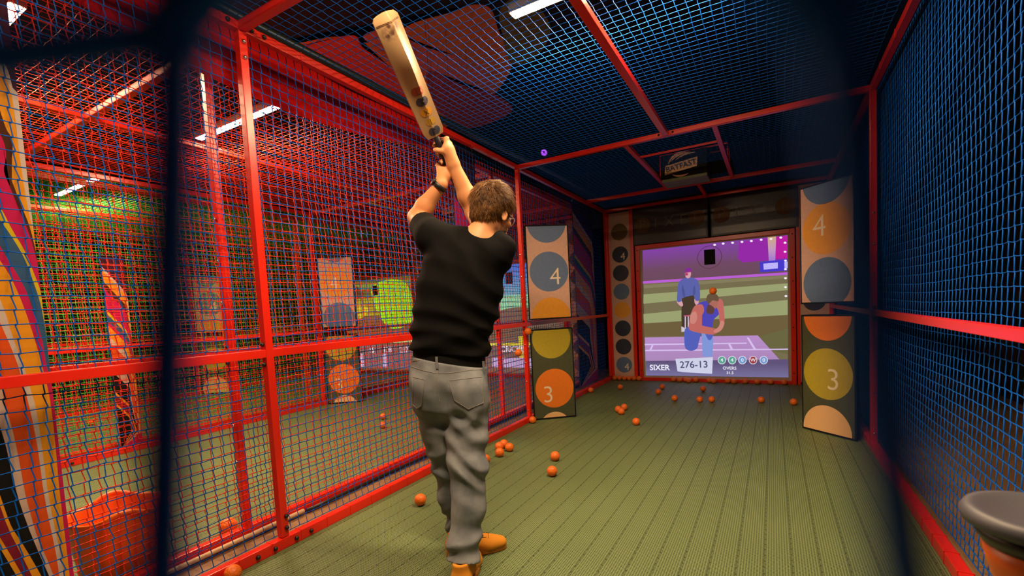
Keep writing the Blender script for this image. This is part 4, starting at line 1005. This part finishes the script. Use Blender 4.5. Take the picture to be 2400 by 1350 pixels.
def jf(X, Y, Z):
    kz = KNR[2]; u = (X - KNR[0]) * RT[0] + (Y - KNR[1]) * RT[1]; z = Z; hz = HIPR[2]
    a = .0085 * crease(58 * z + 24 * u + 1.8 * np.sin(17 * u) + .8 * np.sin(31 * u + 2 * np.sin(13 * z))) * np.exp(-((z - kz) / .10) ** 2)
    b = .0095 * crease(66 * z - 34 * u + 1.8 * np.sin(21 * u)) * np.exp(-((z - .17) / .065) ** 2)
    c = .0090 * crease(46 * z - 34 * u + 1.6 * np.sin(13 * u + 20 * z)) * np.exp(-((z - (hz - .02)) / .085) ** 2 - ((u - .03) / .10) ** 2)
    d = .0025 * crease(30 * z + 18 * u + 2.4 * np.sin(9 * z + 12 * u))
    e = .0040 * crease(60 * u + 9 * z + 2 * np.sin(12 * z)) * np.exp(-((z - .32) / .10) ** 2)
    g_ = .0060 * crease(60 * z + 30 * u + 2 * np.sin(15 * u)) * np.exp(-((z - (kz + .2)) / .07) ** 2)
    return -(a + b + c + d + e + g_)
je.wave(jf)
wl, wr = J(958, 842, 2.2), J(1144, 872, 2.2); wn = unit(np.cross(FW, wr - wl)); wn = wn if wn[2] > 0 else -wn
je.plane(J(1050, 846, 2.2), wn)
je.plane(J(1084, 1316, 2.0), unit(ANR - CLR), ANR - .16, ANR + np.array([.16, .10, .1])); 
je.cap(J(1087, 1285, 2.02), J(1082, 1345, 1.99), .050, .064, .004, None, True)
je.plane(J(1078, 1252, 2.27), np.array([0, 0, -1.]), ANL - np.array([.12, .08, .14]), ANL + .12)
jo = je.mesh('jeans', DENIM, None, 2); under(jo)
# black waistband of the underlayer between shirt and jeans
ub = Blob(J(1050, 880, 2.2) - .26, J(1050, 800, 2.2) + .26, .006); ub.chain([J(1050, 905, 2.2), J(1055, 780, 2.2)], [.170, .172], .02, (FW, .66)); ub.plane(J(1050, 800, 2.2), np.array([0, 0, 1.])).plane(J(1050, 890, 2.2), np.array([0, 0, -1.]))
under(ub.mesh('underlayer', UNDER, None, 1))
# seams, pockets, belt loops laid on the cloth
jb = je.bvh()
def lay(pts, off=.001):
    out = []
    for x, y in pts:
        h = jb.ray_cast(Vector(CAM), Vector(unit(ray(x, y))))
        if h[0] is not None: out.append(np.array(h[0] + h[1] * off))
    return out
def dense(P, n=8): return [tuple(np.array(a) + (np.array(b) - np.array(a)) * k / n) for a, b in zip(P, P[1:]) for k in range(n)] + [P[-1]]
def seam(pts, r=.0009, m=STITCH, name='seam'):
    L_ = lay(dense(pts)); 
    if len(L_) > 2: return under(MB().tube(L_, r, m, 6).build(name, None, True))
seam([(961, 858), (990, 868), (1024, 876), (1060, 874), (1100, 868), (1130, 866), (1139, 866)]); seam([(962, 846), (1000, 843), (1030, 842), (1070, 843), (1105, 848), (1130, 858)], .0010)
seam([(1024, 846), (1025, 880), (1026, 905), (1027, 928), (1030, 942)], .0011)
def pocket(pts):
    """a stitched patch following the cloth"""
    P = [np.array(p, float) for p in pts]; n = 9; b = MB(); grid = []
    for i in range(n):
        for k in range(n):
            u, v = i / (n - 1), k / (n - 1); top = P[0] + (P[1] - P[0]) * u; bl, bm_, br = P[4], P[3], P[2]
            bot = bl + (bm_ - bl) * (u / .5) if u <= .5 else bm_ + (br - bm_) * ((u - .5) / .5); q = top + (bot - top) * v
            h = jb.ray_cast(Vector(CAM), Vector(unit(ray(*q))))
            if h[0] is None: return None
            grid.append(np.array(h[0] + h[1] * .0022))
    b.add(grid, [(i * n + k, i * n + k + 1, (i + 1) * n + k + 1, (i + 1) * n + k) for i in range(n - 1) for k in range(n - 1)], DENIM)
    o = under(b.build('back_pocket', None, True))
    ring = [tuple(p) for p in pts] + [tuple(pts[0])]; L_ = lay(dense(ring, 10), .003)
    s_ = MB().tube(L_, .0009, STITCH, 6).build('pocket_stitching', None, True); s_.parent = o; return o
pocket([(968, 884), (995, 890), (989, 950), (978, 957), (969, 948)]); pocket([(1052, 893), (1129, 884), (1132, 944), (1098, 959), (1066, 938)])
for x, y in ((1025, 862), (1134, 872)):
    a = lay([(x, y)])
    if a:
        p = a[0] - FW * .004; vs_ = [p + RT * (.0055 * q) + np.array([0, 0, 1.]) * h_ - FW * (.0025 if e else 0) + FW * (.012 * max(0, h_ - .02)) for e in (0, 1) for q in (-1, 1) for h_ in (-.004, .02, .05)]
        b = MB(); b.add(vs_, [(0, 1, 4, 3), (1, 2, 5, 4), (6, 9, 10, 7), (7, 10, 11, 8), (0, 6, 7, 1), (1, 7, 8, 2), (3, 4, 10, 9), (4, 5, 11, 10), (2, 8, 11, 5), (0, 3, 9, 6)], DENIM); under(b.build('belt_loop'))
# --- shoes
def shoe(heel, toe, name):
    f = toe - heel; f[2] = 0; L_ = np.linalg.norm(f); f = unit(f); s_ = np.array([f[1], -f[0], 0]); z = np.array([0, 0, 1.])
    P = lambda a, b, c: heel + f * a * L_ + s_ * b + z * c
    b = Blob(np.minimum(heel, toe) - .09, np.maximum(heel, toe) + np.array([.09, .09, .2]), .004)
    b.chain([P(.13, 0, .05), P(.45, 0, .045), P(.70, .005, .036), P(.87, .003, .032)], [.038, .038, .046, .040], .025, (z, .74))
    b.cap(P(.14, 0, .055), P(.16, 0, .115), .038, .036, .03).cap(P(.30, 0, .075), P(.60, .003, .045), .032, .032, .03)
    b.cap(P(.19, 0, .145), P(.20, 0, .10), .034, .028, .008, None, True).plane(P(0, 0, .022), -z).plane(P(0, 0, .118), z)
    o = under(b.mesh(name, SHOE, None, 1)); so_ = MB(); n = 40; ring = []
    for k in range(n):
        t = 2 * math.pi * k / n; a = .5 - .5 * math.cos(t); wdt = (.043 + .008 * math.sin(max(0, a - .3) / .7 * math.pi)) * (abs(math.sin(t)) ** .55) * (1 if math.sin(t) > 0 else -1); ring.append((a, wdt))
    vs_ = [P(a * 1.02 - .01, w_ * q, z_) for q, z_ in ((.96, .0), (1.0, .006), (1.0, .026), (.97, .03)) for a, w_ in ring]
    so_.add(vs_, [(i * n + k, i * n + (k + 1) % n, (i + 1) * n + (k + 1) % n, (i + 1) * n + k) for i in range(3) for k in range(n)] + [tuple(range(n))[::-1], tuple(3 * n + k for k in range(n))], SOLE)
    q = so_.build('sole', None, True); q.parent = o
    lc = MB(); sb = b.bvh(); LM = mat('dark_lace', (.10, .045, .015), .8)
    def top(a, w_):
        h = sb.ray_cast(Vector(P(a, w_, .25)), Vector((0, 0, -1))); return np.array(h[0]) + z * .002
    for i in range(5):
        a = .36 + i * .06; lc.tube([top(a + .012 * (q % 2), w_) for q, w_ in enumerate((-.026, -.017, -.008, 0, .008, .017, .026))], .0026, LM, 6)
    lc.tube([top(a, .028) for a in np.linspace(.33, .66, 12)], .0012, LM, 5); lc.tube([top(a, -.028) for a in np.linspace(.33, .66, 12)], .0012, LM, 5)
    lc.tube([top(.68 + .03 * math.cos(q), .034 * math.sin(q)) for q in np.linspace(-1.4, 1.4, 13)], .0011, LM, 5)
    q = lc.build('laces', None, True); q.parent = o
    return o
hr_ = at(1078, 1396, 2, 0); shoe(hr_, hr_ + unit(FW * .95 + RT * .12) * .29, 'shoe')
tl = at(1186, 1281, 2, 0); hl = at(1060, 1301, 2, 0); shoe(tl + unit(hl - tl) * .29, tl, 'shoe')
# --- hair: a cap and strands combed from the crown
hb_ = Blob(HC - .17, HC + .17, .0045)
hb_.ell(hp(-.012, 0, .024), HM3, (.106, .086, .107), .02).ell(hp(-.055, 0, -.035), HM3, (.052, .070, .060), .02)
hb_.cap(hp(.0, .074, -.012), hp(.004, .075, -.045), .012, .010, .012).cap(hp(.0, -.074, -.012), hp(.004, -.075, -.045), .012, .010, .012)
hb_.plane(hp(.058, 0, .058), unit(hf * .9 - hu * .30)).wave(lambda X, Y, Z: .003 * np.sin(95 * X + 3 * np.sin(60 * Z)) * np.sin(80 * Y + 2 * np.sin(70 * X)))
for s_ in (1, -1): hb_.ell(hp(.028, .075 * s_, -.05), HM3, (.034, .03, .05), .01, True)
ho = under(hb_.mesh('hair', HAIR, None, 2)); hbv = hb_.bvh()
crown = hp(-.075, .012, .085); st = MB(); g = np.random.default_rng(5)
cand = hb_.V[g.choice(len(hb_.V), 6500)]
SV, SF = [], []
for p in cand:
    d = p - HC; nrm = unit(d); t = p - crown; t = t - nrm * nrm.dot(t); nt = np.linalg.norm(t)
    fl_ = unit(t / (nt + .01) + hf * .10 + .42 * g.standard_normal(3)); fl_ = unit(fl_ - nrm * nrm.dot(fl_)); L_ = .020 + .022 * g.random() + (.012 if d.dot(hu) > .03 else 0)
    if d.dot(hu) < -.02: fl_ = unit(fl_ - hu * .8); L_ *= .55
    w_ = np.cross(nrm, fl_) * .0012; o0 = len(SV)
    for k, q in enumerate((0, .45, .8, 1.0)):
        c_ = p + fl_ * L_ * q + nrm * (.001 + .011 * q - .010 * q * q) * (1.4 if d.dot(hu) > .03 else .7); wk = 1 - q * .9
        SV += [c_ + w_ * wk, c_ + nrm * .0011 * wk, c_ - w_ * wk]
    for k in range(3):
        for e in range(3): SF.append((o0 + k * 3 + e, o0 + k * 3 + (e + 1) % 3, o0 + k * 3 + 3 + (e + 1) % 3, o0 + k * 3 + 3 + e))
st.add(SV, SF, mat('hair_strand', (.25, .115, .030), .42, spec=.35, var=(45, (.09, .038, .011)))); q = st.build('hair_strands', None, True); q['kind'] = 'stuff'; q.parent = ho
# beard and brows
bd = Blob(HC - .19, HC + .19, .0045); bd.ell(hp(.037, 0, -.074), HM3, (.062, .0595, .062), .02).cap(hp(.072, 0, -.110), hp(.070, 0, -.095), .026, .03, .02).cap(hp(.012, .070, -.05), hp(.03, .058, -.085), .014, .014, .02).cap(hp(.012, -.070, -.05), hp(.03, -.058, -.085), .014, .014, .02)
bd.plane(hp(0, 0, -.062), unit(hu * .8 + hf * .55)).plane(hp(.004, 0, 0), -hf)
under(bd.mesh('beard', mat('short_beard', (.20, .09, .035), .8, bump=(300, .002, .8)), None, 1))
for s_ in (1, -1):
    e = hp(.080, .032 * s_, -.010); under(MB().ball(e, .0125, mat('eye_white', (.75, .70, .66), .2), 3).ball(e + hf * .0085 - hu * .001, .0052, mat('iris', (.03, .02, .01), .15), 2).build('eye', None, True))
# glasses
CLEAR = mat('clear_plastic', (.78, .62, .55), .15, spec=.7)
gl = MB()
for s_ in (1, -1):
    gl.tube([hp(.106 - .010 * abs(math.cos(t)), (.033 + .023 * math.cos(t)) * s_, -.014 + .018 * math.sin(t)) for t in np.linspace(0, 2 * math.pi, 25)], .0024, CLEAR, 8, False)
    gl.tube([hp(.097, .056 * s_, -.008), hp(.06, .072 * s_, -.011), hp(.0, .080 * s_, -.014), hp(-.02, .079 * s_, -.022)], .0016, CLEAR, 8)
gl.tube([hp(.106, .010, -.010), hp(.113, 0, -.008), hp(.106, -.010, -.010)], .0022, CLEAR, 8); under(gl.build('glasses', None, True))
# wristwatch on the left wrist
wa = unit(W_L - E_L); wc = W_L - wa * .012; wx = unit(np.cross(wa, C_F)); wy = np.cross(wa, wx); wt = MB()
vs_ = [wc + wa * h_ + (wx * math.cos(t) + wy * math.sin(t)) * r_ for r_, h_ in ((.0335, -.013), (.0375, -.012), (.0375, .012), (.0335, .013)) for t in np.linspace(0, 2 * math.pi, 33)[:-1]]
wt.add(vs_, [(i * 32 + k, i * 32 + (k + 1) % 32, (i + 1) * 32 + (k + 1) % 32, (i + 1) * 32 + k) for i in range(3) for k in range(32)], BLACK); ws = under(wt.build('wristwatch', None, True))
fc = MB(); wd_ = unit(-C_R * .9 - C_F * .2); wd_ = unit(wd_ - wa * wa.dot(wd_)); fc.lathe([(.019, 0), (.020, .003), (.020, .009), (.017, .011), (0, .011)], BLACK, tuple(wc + wd_ * .034), 24, wd_); q = fc.build('watch_case', None, True); q.parent = ws; q.matrix_parent_inverse = Matrix()

# ------------------------------------------------------------------ the cricket bat
bw = unit((J(930, 18, 1.92) - J(868, 62, 1.92))); bw = unit(bw - A * A.dot(bw)); bn_ = np.cross(A, bw); bn_ = bn_ if bn_.dot(C_F) < 0 else -bn_   # bn_ towards the viewer
bat = empty('cricket_bat', B_SH); bo_ = np.array(bat.location)
tag(bat, 'wooden cricket bat held overhead by the man, its back to the camera', 'cricket bat')
LB = float(np.linalg.norm(B_TOE - B_SH))
WILLOW = mat('plain_willow', (.56, .385, .215), .5)
def bpt(t, u, v): return bo_ * 0 + A * t * LB + bw * u + bn_ * v
hw0, hw1 = .0525, .0580
sec = MB(); rows = []; nsec = 40
for i in range(nsec + 1):
    t = i / nsec; hw = hw0 + (hw1 - hw0) * t; hw *= min(1, (.80 + t / .05 * .2)) if t < .05 else 1
    if t > .965: hw *= math.sqrt(max(.0, 1 - ((t - .965) / .035) ** 2 * .35))
    sp = .014 + .046 * math.exp(-((t - .66) / .28) ** 2); sp *= 1 if t > .08 else .6 + .4 * t / .08
    if t > .94: sp *= 1 - .55 * (t - .94) / .06
    ed = .008
    rg = .22 * min(1, max(0, (t - .12) / .3))
    prof = [(-1, -ed), (-.985, ed), (-.8, ed + sp * .16), (-.5, ed + sp * .42), (-.2, ed + sp * .70), (rg - .06, ed + sp * .965), (rg, ed + sp), (rg + .06, ed + sp * .93), (.5, ed + sp * .44), (.8, ed + sp * .14), (.985, ed), (1, -ed), (.6, -ed - .005), (0, -ed - .008), (-.6, -ed - .005)]
    tt = t if t < .999 else 1.0
    rows.append([bpt(tt + (.012 * (1 - u * u) if t == 1 else 0), u * hw, v * (.75 if t == 1 else 1)) for u, v in prof])
n = len(rows[0]); vs_ = [p for r in rows for p in r]
sec.add(vs_, [(i * n + k, i * n + (k + 1) % n, (i + 1) * n + (k + 1) % n, (i + 1) * n + k) for i in range(nsec) for k in range(n)] + [tuple(range(n))[::-1], tuple(nsec * n + k for k in range(n))], WILLOW)
bl = sec.build('blade', bat, True); md = bl.modifiers.new('edges', 'EDGE_SPLIT'); md.split_angle = math.radians(26)
hn = MB(); hn.tube([A * .012, -A * .03, -A * .10, -A * .20, -A * HND], [.0160, .0155, .0158, .0158, .0165], mat('navy_grip', (.014, .016, .032), .7, bump=(120, .002, .6)), 20); hn.build('handle', bat, True)
# round stickers with letters, and the scuffed toe
bbv = BVHTree.FromPolygons([Vector(v) for v in vs_], [p for p in sec.f])
def on_bat(t, u, off=.0012):
    o = bpt(t, u, .2); h = bbv.ray_cast(Vector(o), Vector(-bn_)); return np.array(h[0]) + bn_ * off if h[0] is not None else None
def disc(mb, t0, u0, r, m, off=.0010, sy=1.):
    c_ = on_bat(t0, u0, off); ring = [on_bat(t0 + r * math.sin(a) * sy / LB, u0 + r * math.cos(a), off) for a in np.linspace(0, 2 * math.pi, 25)[:-1]]
    if c_ is None or any(q is None for q in ring): return
    mid_ = [on_bat(t0 + .5 * r * math.sin(a) * sy / LB, u0 + .5 * r * math.cos(a), off) for a in np.linspace(0, 2 * math.pi, 25)[:-1]]
    mb.add([c_] + mid_ + ring, [(0, 1 + k, 1 + (k + 1) % 24) for k in range(24)] + [(1 + k, 25 + k, 25 + (k + 1) % 24, 1 + (k + 1) % 24) for k in range(24)], m)
INK = mat('sticker_ink', (.02, .018, .02), .6)
def letter(mb, strokes, t0, u0, s_):
    for st_ in strokes:
        P = [on_bat(t0 + (y * s_) / LB, u0 + x * s_, .0018) for x, y in dense(st_, 4)]
        if all(q is not None for q in P): mb.tube(P, .0011, INK, 5)
dirs = (('P', .055, .004, mat('st_navy', (.05, .06, .10), .6)), ('I', .145, .004, mat('st_gold', (.52, .30, .03), .6)), ('X', .235, .002, mat('st_amber', (.62, .28, .015), .6)), ('E', .33, .003, mat('st_ink', (.035, .03, .06), .6)), ('L', .425, .000, mat('st_red', (.40, .06, .02), .6)))
strk = {'P': [[(-.5, -1), (-.5, 1), (.4, .9), (.45, .2), (-.5, 0)]], 'I': [[(0, -1), (0, 1)]], 'X': [[(-.7, -.9), (.7, .9)], [(.7, -.9), (-.7, .9)]], 'E': [[(.5, 1), (-.5, 1), (-.5, -1), (.5, -1)], [(-.5, 0), (.4, 0)]], 'L': [[(-.4, 1), (-.4, -1), (.6, -1)]]}
for ch, t0, u0, m in dirs:
    b = MB()
    for s_ in (-1, 1): disc(b, t0, u0 + .010 * s_, .0195 if ch != 'I' else .016, m, .0010 + .0002 * (s_ > 0))
    o = b.build('sticker', bat); l_ = MB(); letter(l_, strk[ch], t0, u0, .013); l_.build('letter', o)
def willow_mat():
    m = mat('willow', (.47, .305, .155), .45, spec=.4); nt = m.node_tree; b_ = nt.nodes['Principled BSDF']; N = nt.nodes.new; L = nt.links.new
    tc = N('ShaderNodeTexCoord'); n = N('ShaderNodeTexNoise'); n.inputs['Scale'].default_value = 55; n.inputs['Detail'].default_value = 5; L(tc.outputs['Object'], n.inputs['Vector'])
    tot = None
    for t0, u0, r_ in ((.885, -.026, .030), (.915, .020, .026), (.875, .004, .030), (.93, -.006, .018)):       # dark ball marks near the toe
        vd = N('ShaderNodeVectorMath'); vd.operation = 'DISTANCE'; L(tc.outputs['Object'], vd.inputs[0]); vd.inputs[1].default_value = tuple(bpt(t0, u0, .03))
        mr = N('ShaderNodeMapRange'); mr.inputs[1].default_value = r_ * .35; mr.inputs[2].default_value = r_; mr.inputs[3].default_value = 1; mr.inputs[4].default_value = 0; L(vd.outputs['Value'], mr.inputs[0])
        if tot is None: tot = mr.outputs[0]
        else:
            mx = N('ShaderNodeMath'); mx.operation = 'MAXIMUM'; L(tot, mx.inputs[0]); L(mr.outputs[0], mx.inputs[1]); tot = mx.outputs[0]
    nr = N('ShaderNodeMapRange'); nr.inputs[1].default_value = .36; nr.inputs[2].default_value = .58; L(n.outputs['Fac'], nr.inputs[0])
    mu = N('ShaderNodeMath'); mu.operation = 'MULTIPLY'; L(tot, mu.inputs[0]); L(nr.outputs[0], mu.inputs[1])
    mixc = N('ShaderNodeMix'); mixc.data_type = 'RGBA'; L(mu.outputs[0], mixc.inputs[0]); mixc.inputs[6].default_value = (.47, .305, .155, 1); mixc.inputs[7].default_value = (.10, .045, .035, 1)
    L(mixc.outputs[2], b_.inputs['Base Color']); return m
bl.data.materials[0] = willow_mat(); sc_ = mat('scuff', (.17, .07, .04), .8)
b = MB()
for v_ in (.945, .952):
    P = [on_bat(v_, u, .0008) for u in np.linspace(-.052, .052, 25)]
    if all(q is not None for q in P): b.tube(P, .0006, sc_, 4)
b.build('toe_binding', bat)
